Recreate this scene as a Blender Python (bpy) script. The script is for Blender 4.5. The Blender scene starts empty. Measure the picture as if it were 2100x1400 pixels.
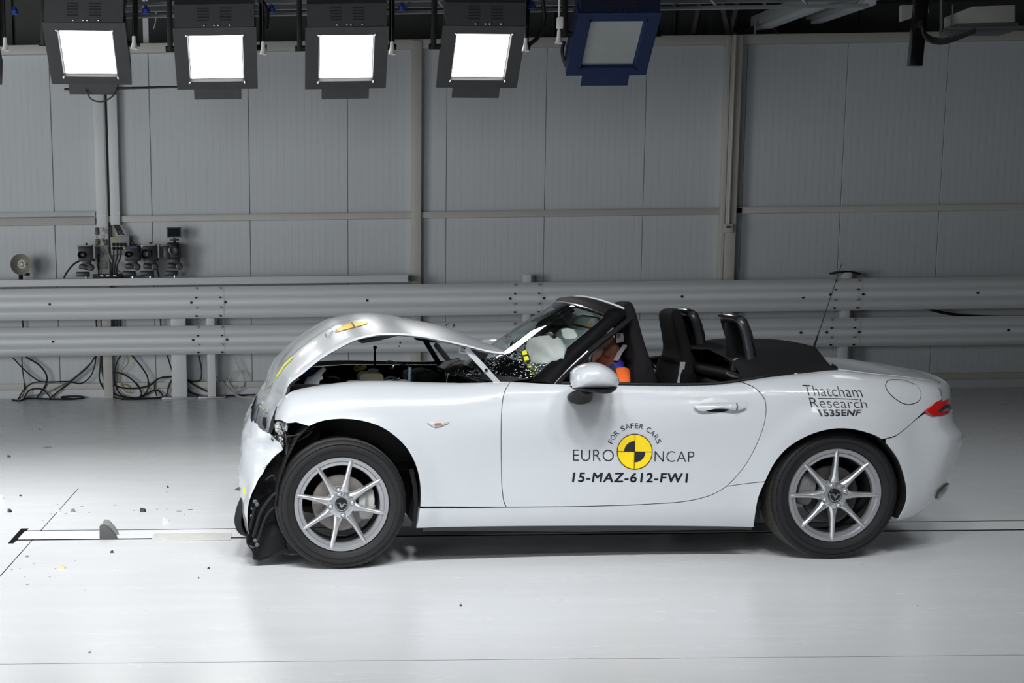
import bpy, bmesh, math, random
from math import radians as rad, sin, cos, pi, sqrt, atan2, exp
from mathutils import Vector, Matrix, Euler, noise
from mathutils.geometry import delaunay_2d_cdt
random.seed(7)
scn = bpy.context.scene
COL = scn.collection

# ------------------------------------------------------------------ camera
PX, PY, FL = 552.96, 1015.09, 3000.0
PITCH, ROLL, YAW, CH = 0.1626, -0.0127, -0.0135, 1.4212
_F = Vector((sin(YAW)*cos(PITCH), cos(YAW)*cos(PITCH), -sin(PITCH)))
_R0 = Vector((cos(YAW), -sin(YAW), 0)); _U0 = _R0.cross(_F)
_R = cos(ROLL)*_R0 + sin(ROLL)*_U0
_U = -sin(ROLL)*_R0 + cos(ROLL)*_U0
cam = bpy.data.cameras.new('camera'); cam_o = bpy.data.objects.new('camera', cam); COL.objects.link(cam_o)
m3 = Matrix((_R, _U, -_F)).transposed()
cam_o.matrix_world = Matrix.Translation((0, 0, CH)) @ m3.to_4x4()
cam.sensor_width = 36; cam.lens = FL/2100*36
cam.shift_x = (1050-PX)/2100; cam.shift_y = (PY-700)/2100
cam.clip_start = .05; cam.clip_end = 200
scn.camera = cam_o

# ------------------------------------------------------------------ world, exposure, lamps
w = bpy.data.worlds.new('world'); scn.world = w; w.use_nodes = True
w.node_tree.nodes['Background'].inputs[0].default_value = (.55, .62, .7, 1)
w.node_tree.nodes['Background'].inputs[1].default_value = 0.0
vs = scn.view_settings
vs.view_transform = 'Standard'; vs.look = 'None'; vs.gamma = 1; vs.use_curve_mapping = False
vs.exposure = 0.0
scn.display_settings.display_device = 'sRGB'
cy = scn.cycles
cy.use_denoising = True
cy.max_bounces = 7; cy.diffuse_bounces = 4; cy.glossy_bounces = 4; cy.transmission_bounces = 6; cy.transparent_max_bounces = 8
cy.sample_clamp_indirect = 6

WALL_Y = 14.98
def area_lamp(name, loc, target, size, power, spread, color=(1, 1, 1), sy=None):
    d = bpy.data.lights.new(name, 'AREA'); d.shape = 'RECTANGLE'; d.size = size; d.size_y = sy or size
    d.energy = power; d.spread = rad(spread); d.color = color
    o = bpy.data.objects.new(name, d); COL.objects.link(o); o.location = loc
    o.rotation_euler = (Vector(target)-Vector(loc)).to_track_quat('-Z', 'Y').to_euler()
    return o

# overhead flood bank on the camera side of the track (first row the hall's own, above the frame; other rows added fill)
FRONT_BANK = [(-5.0, .6), (-3.7, .68), (-2.5, .70), (-1.3, .72), (-.1, .80), (1.1, .72), (2.4, .38), (3.6, .17)]
for bx_, k in FRONT_BANK:
    area_lamp('bank_and_fill_lamp', (bx_, 3.5, 4.0), (bx_+.1, 7.1, .0), .6, 19*k, 64, (.97, .985, 1), .18)
    area_lamp('bank_and_fill_lamp', (bx_, 2.0, 4.0), (bx_+.1, 3.9, .0), .6, 10*k, 76, (.97, .985, 1), .18)  # unseen second row, added to brighten the near floor
for bx_, k in ((-4.6, 6), (-3.0, 8), (-1.5, 9)):
    area_lamp('bank_and_fill_lamp', (bx_, 8.0, 4.6), (bx_, 8.4, 0), .45, k, 54, (.97, .985, 1))  # unseen lamps added to brighten the floor left of the car
area_lamp('hall_fill_lamp', (5.2, 8.6, 6.3), (5.2, 8.8, 0), 1.6, 16, 80, (.95, .98, 1))  # unseen lamp added to lift the far right floor
# low lamp at the barrier end lighting the far wall, then an added fill lamp behind
for lx, ly, lz, hp in ((-8.5, 5.0, 1.7, 165), (-5.6, -1.0, 2.2, 100)):
    area_lamp('barrier_and_fill_lamp', (lx, ly, lz), (1.0, WALL_Y, 1.7), 3.4, hp, 120, (.95, .98, 1))
# unseen fill lamps added high behind the camera, stronger on the left for the wall
for hx, hy, hp in ((-4, 0, 60), (3, 0, 30)):
    area_lamp('hall_fill_lamp', (hx, hy, 6.3), (hx, hy+.6, 0), 1.6, hp, 100, (.95, .98, 1))

# ------------------------------------------------------------------ pixel -> place
def ray(u, v):
    return _F + _R*((u-PX)/FL) - _U*((v-PY)/FL)
def at(u, v, Y):
    r = ray(u, v); t = Y/r.y
    return Vector((r.x*t, Y, CH+r.z*t))
def onfloor(u, v, z=0.0):
    r = ray(u, v); t = (z-CH)/r.z
    return Vector((r.x*t, r.y*t, z))
CAR0 = Vector((0.23929, 6.53688, 0)); CYAW = rad(2.93388)
CT = Vector((cos(CYAW), sin(CYAW), 0)); CN = Vector((-sin(CYAW), cos(CYAW), 0))
def L(u, v, y):
    """pixel on the plane y (car's own lateral distance) -> point in the car's frame"""
    r = ray(u, v); o = Vector((0, 0, CH))
    k = ((CAR0 + CN*y - o).dot(CN))/r.dot(CN)
    p = o + r*k - CAR0
    return Vector((p.dot(CT), y, p.z))

# ------------------------------------------------------------------ materials
MATS = {}
def mat(name, color, rough=.5, metal=0., coat=0., var=0., scale=8., bump=0., bscale=60., trans=0., emit=None, ior=1.5, stretch=None, alpha=1., spec=None):
    if name in MATS: return MATS[name]
    m = bpy.data.materials.new(name); m.use_nodes = True; nt = m.node_tree; b = nt.nodes['Principled BSDF']
    I = b.inputs
    I['Base Color'].default_value = (*color, 1); I['Roughness'].default_value = rough; I['Metallic'].default_value = metal
    I['Coat Weight'].default_value = coat; I['Coat Roughness'].default_value = .03; I['IOR'].default_value = ior
    I['Transmission Weight'].default_value = trans; I['Alpha'].default_value = alpha
    if spec is not None: I['Specular IOR Level'].default_value = spec
    if emit: I['Emission Color'].default_value = (*emit[0], 1); I['Emission Strength'].default_value = emit[1]
    tc = nt.nodes.new('ShaderNodeTexCoord'); mp = nt.nodes.new('ShaderNodeMapping')
    nt.links.new(tc.outputs['Object'], mp.inputs[0])
    if stretch: mp.inputs['Scale'].default_value = stretch
    nz = nt.nodes.new('ShaderNodeTexNoise'); nz.inputs['Scale'].default_value = scale; nz.inputs['Detail'].default_value = 4
    nt.links.new(mp.outputs[0], nz.inputs[0])
    if var:
        mx = nt.nodes.new('ShaderNodeMix'); mx.data_type = 'RGBA'
        mx.inputs[6].default_value = (*[max(0, c*(1-var)) for c in color], 1)
        mx.inputs[7].default_value = (*[min(1, c*(1+var)) for c in color], 1)
        nt.links.new(nz.outputs[0], mx.inputs[0]); nt.links.new(mx.outputs[2], I['Base Color'])
    if bump:
        n2 = nt.nodes.new('ShaderNodeTexNoise'); n2.inputs['Scale'].default_value = bscale; n2.inputs['Detail'].default_value = 3
        nt.links.new(mp.outputs[0], n2.inputs[0])
        bp = nt.nodes.new('ShaderNodeBump'); bp.inputs['Strength'].default_value = bump; bp.inputs['Distance'].default_value = .01
        nt.links.new(n2.outputs[0], bp.inputs['Height']); nt.links.new(bp.outputs[0], I['Normal'])
    MATS[name] = m
    return m

# ------------------------------------------------------------------ mesh helpers
class MB:
    def __init__(s): s.v = []; s.f = []
    def add(s, vs, fs):
        n = len(s.v); s.v += [Vector(p) for p in vs]; s.f += [tuple(i+n for i in f) for f in fs]; return s
    def box(s, c, d, rot=None, taper=1.0):
        c = Vector(c); hx, hy, hz = d[0]/2, d[1]/2, d[2]/2
        R = rot if isinstance(rot, Matrix) else (Euler(rot).to_matrix() if rot is not None else Matrix.Identity(3))
        P = []
        for z in (-1, 1):
            k = taper if z > 0 else 1
            for x, y in ((-1, -1), (1, -1), (1, 1), (-1, 1)): P.append(c + R @ Vector((x*hx*k, y*hy*k, z*hz)))
        return s.add(P, [(3, 2, 1, 0), (4, 5, 6, 7), (0, 1, 5, 4), (1, 2, 6, 5), (2, 3, 7, 6), (3, 0, 4, 7)])
    def tube(s, pts, r, n=8, cap=True, flat=None):
        pts = [Vector(p) for p in pts]; N = len(pts); rr = r if isinstance(r, (list, tuple)) else [r]*N
        V = []; t0 = (pts[1]-pts[0]).normalized()
        ref = Vector((0, 0, 1)) if abs(t0.z) < .9 else Vector((1, 0, 0))
        a = t0.cross(ref).normalized()
        for i, p in enumerate(pts):
            t = (pts[min(i+1, N-1)]-pts[max(i-1, 0)]).normalized()
            a = (a - t*a.dot(t)).normalized(); b = t.cross(a)
            for k in range(n):
                th = 2*pi*k/n; V.append(p + (a*cos(th) + b*sin(th))*rr[i])
        F = [(i*n+k, i*n+(k+1) % n, (i+1)*n+(k+1) % n, (i+1)*n+k) for i in range(N-1) for k in range(n)]
        if cap: F += [tuple(range(n-1, -1, -1)), tuple((N-1)*n+k for k in range(n))]
        return s.add(V, F)
    def lathe(s, prof, c=(0, 0, 0), axis='y', n=48, closed=False, mod=None):
        """prof: (radius, offset along axis)"""
        c = Vector(c); V = []; M = len(prof)
        for k in range(n):
            th = 2*pi*k/n
            for j, (r, h) in enumerate(prof):
                if mod: r, h = mod(k, j, r, h)
                if axis == 'y': V.append(c + Vector((r*cos(th), h, r*sin(th))))
                elif axis == 'z': V.append(c + Vector((r*cos(th), r*sin(th), h)))
                else: V.append(c + Vector((h, r*cos(th), r*sin(th))))
        F = []
        for k in range(n):
            k2 = (k+1) % n
            for j in range(M if closed else M-1):
                j2 = (j+1) % M
                F.append((k*M+j, k2*M+j, k2*M+j2, k*M+j2))
        return s.add(V, F)
    def loft(s, rows, closed=False, capends=False):
        V = [p for r in rows for p in r]; m = len(rows[0]); F = []
        for i in range(len(rows)-1):
            for j in range(m if closed else m-1):
                j2 = (j+1) % m
                F.append((i*m+j, i*m+j2, (i+1)*m+j2, (i+1)*m+j))
        if capends: F += [tuple(range(m-1, -1, -1)), tuple((len(rows)-1)*m+j for j in range(m))]
        return s.add(V, F)
    def prism(s, poly, d):
        """poly: 3D points of a flat polygon, extruded by the vector d"""
        P = [Vector(p) for p in poly]; n = len(P); d = Vector(d)
        V = P + [p+d for p in P]
        F = [tuple(range(n-1, -1, -1)), tuple(range(n, 2*n))] + [(i, (i+1) % n, n+(i+1) % n, n+i) for i in range(n)]
        return s.add(V, F)
    def ball(s, c, r, n=10, sc=(1, 1, 1), rot=None):
        R = Euler(rot).to_matrix() if rot else Matrix.Identity(3)
        V = []; c = Vector(c); m = n//2+1
        for i in range(m+1):
            ph = pi*i/m
            for k in range(n):
                th = 2*pi*k/n
                V.append(c + R @ Vector((r*sc[0]*sin(ph)*cos(th), r*sc[1]*sin(ph)*sin(th), r*sc[2]*cos(ph))))
        F = [(i*n+k, (i+1)*n+k, (i+1)*n+(k+1) % n, i*n+(k+1) % n) for i in range(m) for k in range(n)]
        return s.add(V, F)
    def build(s, name, m=None, parent=None, smooth=35, bevel=0., solid=0., loc=None, bseg=2, fixn=True, merge=1e-5, recenter=False):
        me = bpy.data.meshes.new(name)
        bm = bmesh.new()
        vs = [bm.verts.new(p) for p in s.v]
        for f in s.f:
            try: bm.faces.new([vs[i] for i in f])
            except ValueError: pass
        if merge: bmesh.ops.remove_doubles(bm, verts=bm.verts, dist=merge)
        bmesh.ops.dissolve_degenerate(bm, edges=bm.edges, dist=1e-6)
        if fixn: bmesh.ops.recalc_face_normals(bm, faces=bm.faces)
        if solid:
            geom = bm.faces[:]
            bmesh.ops.solidify(bm, geom=geom, thickness=solid)
        if bevel:
            es = [e for e in bm.edges if len(e.link_faces) == 2 and e.calc_face_angle(0) > rad(40)]
            bmesh.ops.bevel(bm, geom=es, offset=bevel, segments=bseg, profile=.5, affect='EDGES', clamp_overlap=True)
        bm.to_mesh(me); bm.free()
        if smooth:
            me.polygons.foreach_set('use_smooth', [True]*len(me.polygons)); me.set_sharp_from_angle(angle=rad(smooth))
        if m: me.materials.append(m)
        o = bpy.data.objects.new(name, me); COL.objects.link(o)
        if recenter and parent is None and me.vertices:
            c = sum((v.co for v in me.vertices), Vector())/len(me.vertices)
            c.z = min(v.co.z for v in me.vertices)
            me.transform(Matrix.Translation(-c)); o.location = c
        if parent: o.parent = parent
        if loc is not None: o.location = loc
        return o
def spline(pts, n=6, closed=False):
    P = [Vector(p) for p in pts]; N = len(P); out = []
    rng = range(N if closed else N-1)
    for i in rng:
        g = (lambda k: P[k % N]) if closed else (lambda k: P[min(max(k, 0), N-1)])
        a, b, c, d = g(i-1), g(i), g(i+1), g(i+2)
        for j in range(n):
            t = j/n
            out.append(.5*((2*b) + (c-a)*t + (2*a-5*b+4*c-d)*t*t + (3*b-a-3*c+d)*t**3))
    if not closed: out.append(P[-1])
    return out
def interp(tab, x):
    if x <= tab[0][0]: return tab[0][1]
    for (a, fa), (b, fb) in zip(tab, tab[1:]):
        if x <= b: return fa + (fb-fa)*(x-a)/(b-a)
    return tab[-1][1]
def smoothtab(tab, n=8):
    return [tuple(p) for p in spline([Vector((x, y)) for x, y in tab], n)]
def empty(name, loc=(0, 0, 0), rot=(0, 0, 0), parent=None):
    o = bpy.data.objects.new(name, None); COL.objects.link(o); o.location = loc; o.rotation_euler = rot
    o.empty_display_size = .05
    if parent: o.parent = parent
    return o
def tag(o, label=None, cat=None, group=None, kind=None):
    if label: o['label'] = label
    if cat: o['category'] = cat
    if group: o['group'] = group
    if kind: o['kind'] = kind
    return o
def copy_tree(o, parent=None):
    c = o.copy(); COL.objects.link(c); c.parent = parent
    for ch in list(o.children): copy_tree(ch, c)
    return c

# colours
M_paint = mat('pearl_white_paint', (.525, .55, .575), .30, coat=.9, var=.012, scale=90)
M_panel = mat('wall_panel_white', (.56, .585, .60), .55, var=.035, scale=2.2, stretch=(9, 1, .35))
M_cream = mat('cream_steel_paint', (.50, .49, .45), .5, var=.05, scale=5)
M_rail = mat('grey_rail_paint', (.74, .76, .775), .38, var=.03, scale=3, stretch=(.4, 3, 6), bump=.04, bscale=30)
M_whitemetal = mat('white_painted_steel', (.66, .67, .68), .45, var=.03)
M_black = mat('black_plastic', (.009, .009, .010), .5, var=.3, scale=30, spec=.25)
M_matte = mat('matte_black_plastic', (.010, .010, .011), .75, spec=.15)
M_gloss = mat('gloss_black', (.006, .006, .007), .12, coat=.6)
M_rubber = mat('tyre_rubber', (.014, .014, .0155), .6, var=.2, scale=14, bump=.05, bscale=120, spec=.3)
M_dark = mat('dark_cavity', (.006, .006, .006), .8)
M_alloy = mat('silver_alloy', (.60, .61, .63), .30, metal=.85, coat=.4)
M_chrome = mat('chrome', (.75, .75, .76), .12, metal=1)
M_steel = mat('bare_steel', (.42, .41, .40), .38, metal=.9, var=.15, scale=20)
M_darkmetal = mat('dark_grey_metal', (.07, .075, .08), .45, metal=.3, var=.2)
M_lens = mat('broken_lamp_plastic', (.70, .72, .73), .12, coat=.6, trans=.25)
M_greyplast = mat('grey_bumper_plastic', (.09, .093, .097), .45)
# ------------------------------------------------------------------ the setting
WY = 14.98                                   # face of the far wall
def floor_mat():
    m = bpy.data.materials.new('painted_floor'); m.use_nodes = True; nt = m.node_tree; b = nt.nodes['Principled BSDF']
    N = nt.nodes.new; K = nt.links.new
    tc = N('ShaderNodeTexCoord'); mp = N('ShaderNodeMapping'); mp.inputs['Scale'].default_value = (.25, 1.6, 1); K(tc.outputs['Object'], mp.inputs[0])
    n1 = N('ShaderNodeTexNoise'); n1.inputs['Scale'].default_value = 5; n1.inputs['Detail'].default_value = 6; K(mp.outputs[0], n1.inputs[0])
    n2 = N('ShaderNodeTexNoise'); n2.inputs['Scale'].default_value = 1.1; n2.inputs['Detail'].default_value = 5; K(tc.outputs['Object'], n2.inputs[0])
    r1 = N('ShaderNodeValToRGB'); r1.color_ramp.elements[0].position = .35; r1.color_ramp.elements[0].color = (.745, .76, .775, 1)
    r1.color_ramp.elements[1].position = .62; r1.color_ramp.elements[1].color = (.765, .78, .795, 1); K(n1.outputs[0], r1.inputs[0])
    r2 = N('ShaderNodeValToRGB'); r2.color_ramp.elements[0].position = .68; r2.color_ramp.elements[0].color = (0, 0, 0, 1)
    r2.color_ramp.elements[1].position = .80; r2.color_ramp.elements[1].color = (.45, .45, .45, 1); K(n2.outputs[0], r2.inputs[0])
    mx = N('ShaderNodeMix'); mx.data_type = 'RGBA'; K(r2.outputs[0], mx.inputs[0]); K(r1.outputs[0], mx.inputs[6]); mx.inputs[7].default_value = (.70, .705, .69, 1)
    K(mx.outputs[2], b.inputs['Base Color'])
    rr = N('ShaderNodeMapRange'); rr.inputs[3].default_value = .25; rr.inputs[4].default_value = .29; K(n1.outputs[0], rr.inputs[0]); K(rr.outputs[0], b.inputs['Roughness'])
    bp = N('ShaderNodeBump'); bp.inputs['Strength'].default_value = .02; bp.inputs['Distance'].default_value = .01
    n3 = N('ShaderNodeTexNoise'); n3.inputs['Scale'].default_value = 9; K(tc.outputs['Object'], n3.inputs[0]); K(n3.outputs[0], bp.inputs['Height']); K(bp.outputs[0], b.inputs['Normal'])
    b.inputs['Specular IOR Level'].default_value = .5
    MATS['floor'] = m; return m
M_floor = floor_mat()
# tow track: two slots with a strip between, running parallel to the far wall
pN0, pN1 = onfloor(60, 1108), onfloor(2100, 1084.5)
pF0, pF1 = onfloor(60, 1090), onfloor(2100, 1066)
yN = (pN0.y+pN1.y)/2; yF = (pF0.y+pF1.y)/2
xs = onfloor(34, 1100).x
gN, gF = .032, .030
jointX = onfloor(60, 1100).x
j0 = onfloor(8, 1172); j1 = onfloor(112, 1040)
seamY = onfloor(1050, 1352).y
def grid_floor():
    jx = onfloor(60, 1108).x*0 + j0.x
    mb = MB(); XS = sorted([-14, jx-.002, jx+.003, xs, 16]); YS = [-4, seamY-.002, seamY+.002, yN-gN/2, yN+gN/2, yF-gF/2, yF+gF/2, 9.0, WY+.3]
    Z = {}
    for i in range(len(XS)-1):
        for j in range(len(YS)-1):
            xm = (XS[i]+XS[i+1])/2
            slot = (j == 3 or j == 5) and xm > xs
            seam = (j == 1) or (abs(xm-jx) < .004 and 1 < j < 7)
            Z[i, j] = -.06 if slot else (-.02 if seam else 0)
    for (i, j), z in Z.items():
        a, b, c, d = XS[i], XS[i+1], YS[j], YS[j+1]
        mb.add([(a, c, z), (b, c, z), (b, d, z), (a, d, z)], [(0, 1, 2, 3)])
        for (di, dj), (p, q) in {(1, 0): ((b, c), (b, d)), (0, 1): ((a, d), (b, d))}.items():
            z2 = Z.get((i+di, j+dj))
            if z2 is not None and z2 != z: mb.add([(*p, z), (*q, z), (*q, z2), (*p, z2)], [(0, 1, 2, 3)])
    return mb
floor = grid_floor().build('floor', M_floor, smooth=0, fixn=False); tag(floor, kind='structure')
for f in floor.data.polygons: pass
floor.data.materials.append(M_dark)
for p in floor.data.polygons:
    c = p.center
    if c.z < -.005: p.material_index = 1
# track channel lining (dark steel) as part of the floor, and the end slot
M_slot = mat('track_slot_dark', (.008, .008, .008), .9, spec=.05)
e0, e1 = onfloor(22, 1114), onfloor(51, 1084)
mb = MB(); dv = (e1-e0).normalized(); nv = Vector((dv.y, -dv.x, 0))*.022
mb.prism([e0-nv*.6, e0+nv*.6, e1+nv*.9, e1-nv*.9], (0, 0, .0025)); o = mb.build('track_end_slot', M_slot, floor, smooth=0)
M_strip = mat('track_strip_paint', (.74, .75, .75), .42, var=.12, scale=6, stretch=(1, 8, 1))
mb = MB(); yc = (yN+yF)/2; hw = (yF-gF/2-yN-gN/2)/2
mb.box(((xs+.02+15.9)/2, yc, .0015), (15.9-xs-.02, hw*2-.006, .003)); mb.build('track_strip', M_strip, floor, smooth=0)

# far wall: backing with one panel per sandwich sheet
wall = MB().box((1, WY+.16, 1.71), (30, .2, 3.42)).build('wall_back', M_dark, smooth=0); tag(wall, kind='structure')
PW = .9857; PX0 = -2.3352; ZT = 3.4984
pan = MB()
hw = PW/2-.0015; ribs = 14
prof = []
for i in range(ribs+1):
    x = -hw + .010 + (2*hw-.020)*i/ribs
    prof += [(x-.010, 0), (x, .0006)] if 0 < i < ribs else [(x, 0)]
prof = [(-hw, .008), (-hw+.004, 0)] + prof + [(hw-.004, 0), (hw, .008)]
pan.loft([[(x, y, 0) for x, y in prof], [(x, y, ZT-.04) for x, y in prof]])
first = None
for i in range(-11, 18):
    if first is None: o = first = pan.build('panel', M_panel, wall, smooth=0)
    else: o = first.copy(); COL.objects.link(o); o.parent = wall
    o.location = (PX0+PW*(i+.5), WY, .0)
def trim(n, mb, m=M_cream, bevel=.004):
    o = mb.build(n, m, smooth=30, bevel=bevel); tag(o, kind='structure'); return o
# top rail, mid rails, base rail
zt0 = at(1050, 78.5, WY-.03).z
trim('trim_1', MB().box((1, WY-.03, zt0-.045), (30, .07, .09)))
zm = at(1100, 431.5, WY-.03).z; hm = .062
x_a, x_b = at(195, 445, WY-.03).x, at(1500, 430, WY-.03).x
trim('trim_2', MB().box(((x_a+x_b)/2+.1, WY-.03, zm-hm/2), (x_b-x_a, .06, hm)))
trim('trim_3', MB().box(((x_b+15.4)/2, WY-.03, zm-hm/2+.005), (15.4-x_b, .06, hm)))
zl = at(90, 444, WY-.03)
trim('trim_4', MB().box(((-13.4+x_a)/2, WY-.03, zl.z-.05), (x_a+13.4, .06, .075)))
trim('trim_5', MB().box(((-13.4+x_a)/2, WY-.015, zl.z+.02), (x_a+13.4, .04, .05)), M_panel)
zb = at(300, 784, WY-.03).z
bb = MB().box((1, WY-.03, zb-.03), (30, .06, .062)); trim('baseboard_back', bb)
trim('baseboard_back.001', MB().box((1, WY-.01, .045), (30, .05, .09)), M_panel)
# columns
def column(n, u0, u1, vref, y, web=0):
    a, b = at(u0, vref, y).x, at(u1, vref, y).x
    mb = MB().box(((a+b)/2, y+.05, ZT/2-.01), (b-a, .1, ZT-.02))
    return trim(n, mb)
column('trim_6', 845, 864.5, 300, WY-.09)
c2 = at(1497, 300, WY-.09).x
mb = MB(); mb.box((c2-.045, WY-.05, ZT/2-.01), (.035, .10, ZT-.02)); trim('trim_7', mb)
mb = MB(); mb.box((c2+.028, WY-.07, ZT/2-.01), (.10, .12, ZT-.02)); trim('trim_8', mb)
column('trim_9', 211, 230, 740, WY-.09)
# cable pipe on the right column with its socket box
p0, p1 = at(1509, 72, WY-.16), at(1494, 462, WY-.16)
pipe = empty('cable_conduit_pipe', (p1.x, p1.y, 0)); tag(pipe, 'thin pale conduit pipe running down the right column to a socket box', 'pipe')
q = lambda p: Vector(p)-pipe.location
MB().tube([q((p1.x, p1.y, p0.z)), q((p1.x, p1.y, p1.z))], .012, 8).build('pipe', M_cream, pipe)
sb = at(1493, 468, WY-.15); box = MB().box(q((sb.x, sb.y, sb.z)), (.085, .05, .085)).build('socket_box', M_cream, pipe, bevel=.005)
MB().box(q((sb.x, sb.y-.027, sb.z+.012)), (.05, .006, .02)).build('socket_face', M_darkmetal, box)

# upper dark cladding, ceiling, other walls of the hall
M_hall = mat('dark_hall_cladding', (.055, .058, .055), .7, var=.2, scale=1.5, stretch=(6, 1, 1))
M_ceil = mat('dark_ceiling', (.05, .052, .055), .8)
up = MB().box((1, WY+.75, 5.2), (30, .1, 3.6)).build('wall_back_upper', M_hall, smooth=0); tag(up, kind='structure')
mbp = MB()
for i in range(-7, 15):
    x = -2.2+i*.62
    q0 = MB().box((x, WY+.68, 5.2), (.03, .05, 3.6)).build('cladding_rib', M_hall, up, smooth=0)
tag(MB().box((1, 5.5, 7.0), (30, 21, .1)).build('ceiling', M_ceil, smooth=0), kind='structure')
M_side = mat('hall_side_wall', (.20, .21, .22), .7)
tag(MB().box((-13.6, 5.5, 3.5), (.1, 21, 7)).build('wall_left', M_side, smooth=0), kind='structure')
tag(MB().box((15.6, 5.5, 3.5), (.1, 21, 7)).build('wall_right', M_side, smooth=0), kind='structure')
tag(MB().box((1, -4, 3.5), (30, .1, 7)).build('wall_front', M_side, smooth=0), kind='structure')

# ------------------------------------------------------------------ guardrail
GY = WY-.20                                   # valley plane of the beams
wp = [(.156, -.022), (.150, -.032), (.128, -.060), (.105, -.080), (.085, -.083), (.066, -.078), (.045, -.045), (.025, -.010), (.008, 0), (-.008, 0)]
wprof = wp + [(-z, y) for z, y in reversed(wp[:8])]
rail_root = empty('guardrail', (0, GY, 0)); tag(rail_root, 'grey double corrugated steel guardrail on posts in front of the panelled wall', 'guardrail')
zU = (at(700, 584, GY-.04).z, at(700, 649, GY-.04).z)
zL = (at(700, 664, GY-.04).z, at(700, 723, GY-.04).z)
M_bolt = mat('bolt_grey', (.36, .37, .38), .4, metal=.4); M_hole = mat('bolt_hole_black', (.01, .01, .01), .7)
bolt = MB().lathe([(0, -.012), (.009, -.011), (.014, -.005), (.015, 0)], axis='y', n=10)
hole = MB().lathe([(0, -.004), (.012, -.004), (.013, .003)], axis='y', n=12)
bolt_me = hole_me = None
def wy(z):
    t = sorted([(a, b) for a, b in wprof]); return interp(t, z)
def put(off_, kind, x, z, zc, hh, par, zz):
    global bolt_me, hole_me
    k = hh/.156
    o = bpy.data.objects.new('bolt' if kind else 'bolt_hole', bolt_me.data if kind else hole_me.data); COL.objects.link(o)
    o.parent = par; o.location = (x, wy(z/k)-.003+off, zc+z)
bolt_me = bolt.build('bolt', M_bolt); hole_me = hole.build('bolt_hole', M_hole)
COL.objects.unlink(bolt_me); COL.objects.unlink(hole_me)
splU = [(402.5, 452.0), (1056, 1105), (1712, 1759)]
for zz, nm in ((zU, 'u'), (zL, 'l')):
    zc = (zz[0]+zz[1])/2; hh = (zz[0]-zz[1])/2; k = hh/.156
    ends = [at(u, 610, GY-.08).x for u in (459, 1112, 1767)]
    starts = [at(u, 610, GY-.08).x for u in (398, 1052, 1706)]
    seg = [(-13.4, ends[0]), (starts[0], ends[1]), (starts[1], ends[2]), (starts[2], 15.4)]
    for i, (a, b) in enumerate(seg):
        off = -.004*(len(seg)-i)
        mb = MB(); mb.loft([[(x, y+off, zc+z*k) for z, y in wprof] for x in (a, b)])
        o = mb.build('rail_beam', M_rail, rail_root, smooth=60, solid=.004)
        if i < 3:
            ua, ub = splU[i]
            du = -4 if nm == 'l' and i == 2 else (2 if nm == 'l' and i == 0 else 0)
            xa, xb = at(ua+du, 610, GY-.06).x, at(ub+du, 610, GY-.06).x
            for z, kind in ((.135, 1), (.053, 0), (-.053, 1), (-.13, 0)):
                for x in (xa, xb): put(None, kind, x, z*k, zc, hh, o, zz)
            put(None, 0, at(ua-10+du, 610, GY).x, 0, zc, hh, o, zz); put(None, 0, at(ub+10+du, 610, GY).x, 0, zc, hh, o, zz)
        for u in ((102, 753, 1398, 2004)[i:i+1] if nm == 'u' else (106, 700, 1400, 2072)[i:i+1]):
            put(None, 0, at(u, 610, GY).x, .0, zc, hh, o, zz)
        if i == 2: put(None, 0, at(1645, 610, GY).x, -.03 if nm == 'u' else 0, zc, hh, o, zz)
def post(u0, u1, v, ztop, y=GY+.05, plate=True):
    a, b = at(u0, v, y).x, at(u1, v, y).x
    o = MB().box(((a+b)/2, y-GY, ztop/2), (b-a, .1, ztop)).build('post', M_whitemetal, rail_root, bevel=.004)
    if plate:
        MB().box(((a+b)/2, y-GY, .008), (b-a+.2, .24, .016)).build('base_plate', M_bolt, o, bevel=.003)
    return o
ztp = at(1079, 562, GY+.05).z
post(353, 383.5, 770, zU[1]+.08)
post(426, 442.5, 770, zU[0]-.03)
post(1071, 1086.5, 640, ztp)
post(1719, 1734.5, 730, at(1730, 556, GY+.05).z)
# instrument shelf: white channel lying on top of the rail
a0, a1 = at(-10, 574, GY-.05), at(835.5, 562, GY-.05)
shelf_top = at(400, 568.5, GY-.05).z
shelf = empty('instrument_shelf', (-4, GY, shelf_top-.07)); tag(shelf, 'long white channel shelf lying on top of the guardrail carrying the cameras', 'shelf')
MB().box(((-9+a1.x)/2+4, 0, .035), (a1.x+9, .26, .07)).build('channel', M_whitemetal, shelf, bevel=.004)
MB().box((a1.x+4-.006+.008, 0, .035), (.004, .24, .055)).build('end_plate', M_rail, shelf)
# ------------------------------------------------------------------ the crashed car
car = empty('car', CAR0, (0, 0, CYAW))
tag(car, 'white open two-seat roadster with crushed front and buckled bonnet standing on the white floor', 'car')
CYM = .82                                     # lateral middle of the car
XR = 2.2917                                   # rear axle
def V2(pts, y): return [L(u, v, y) for u, v in pts]
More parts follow.
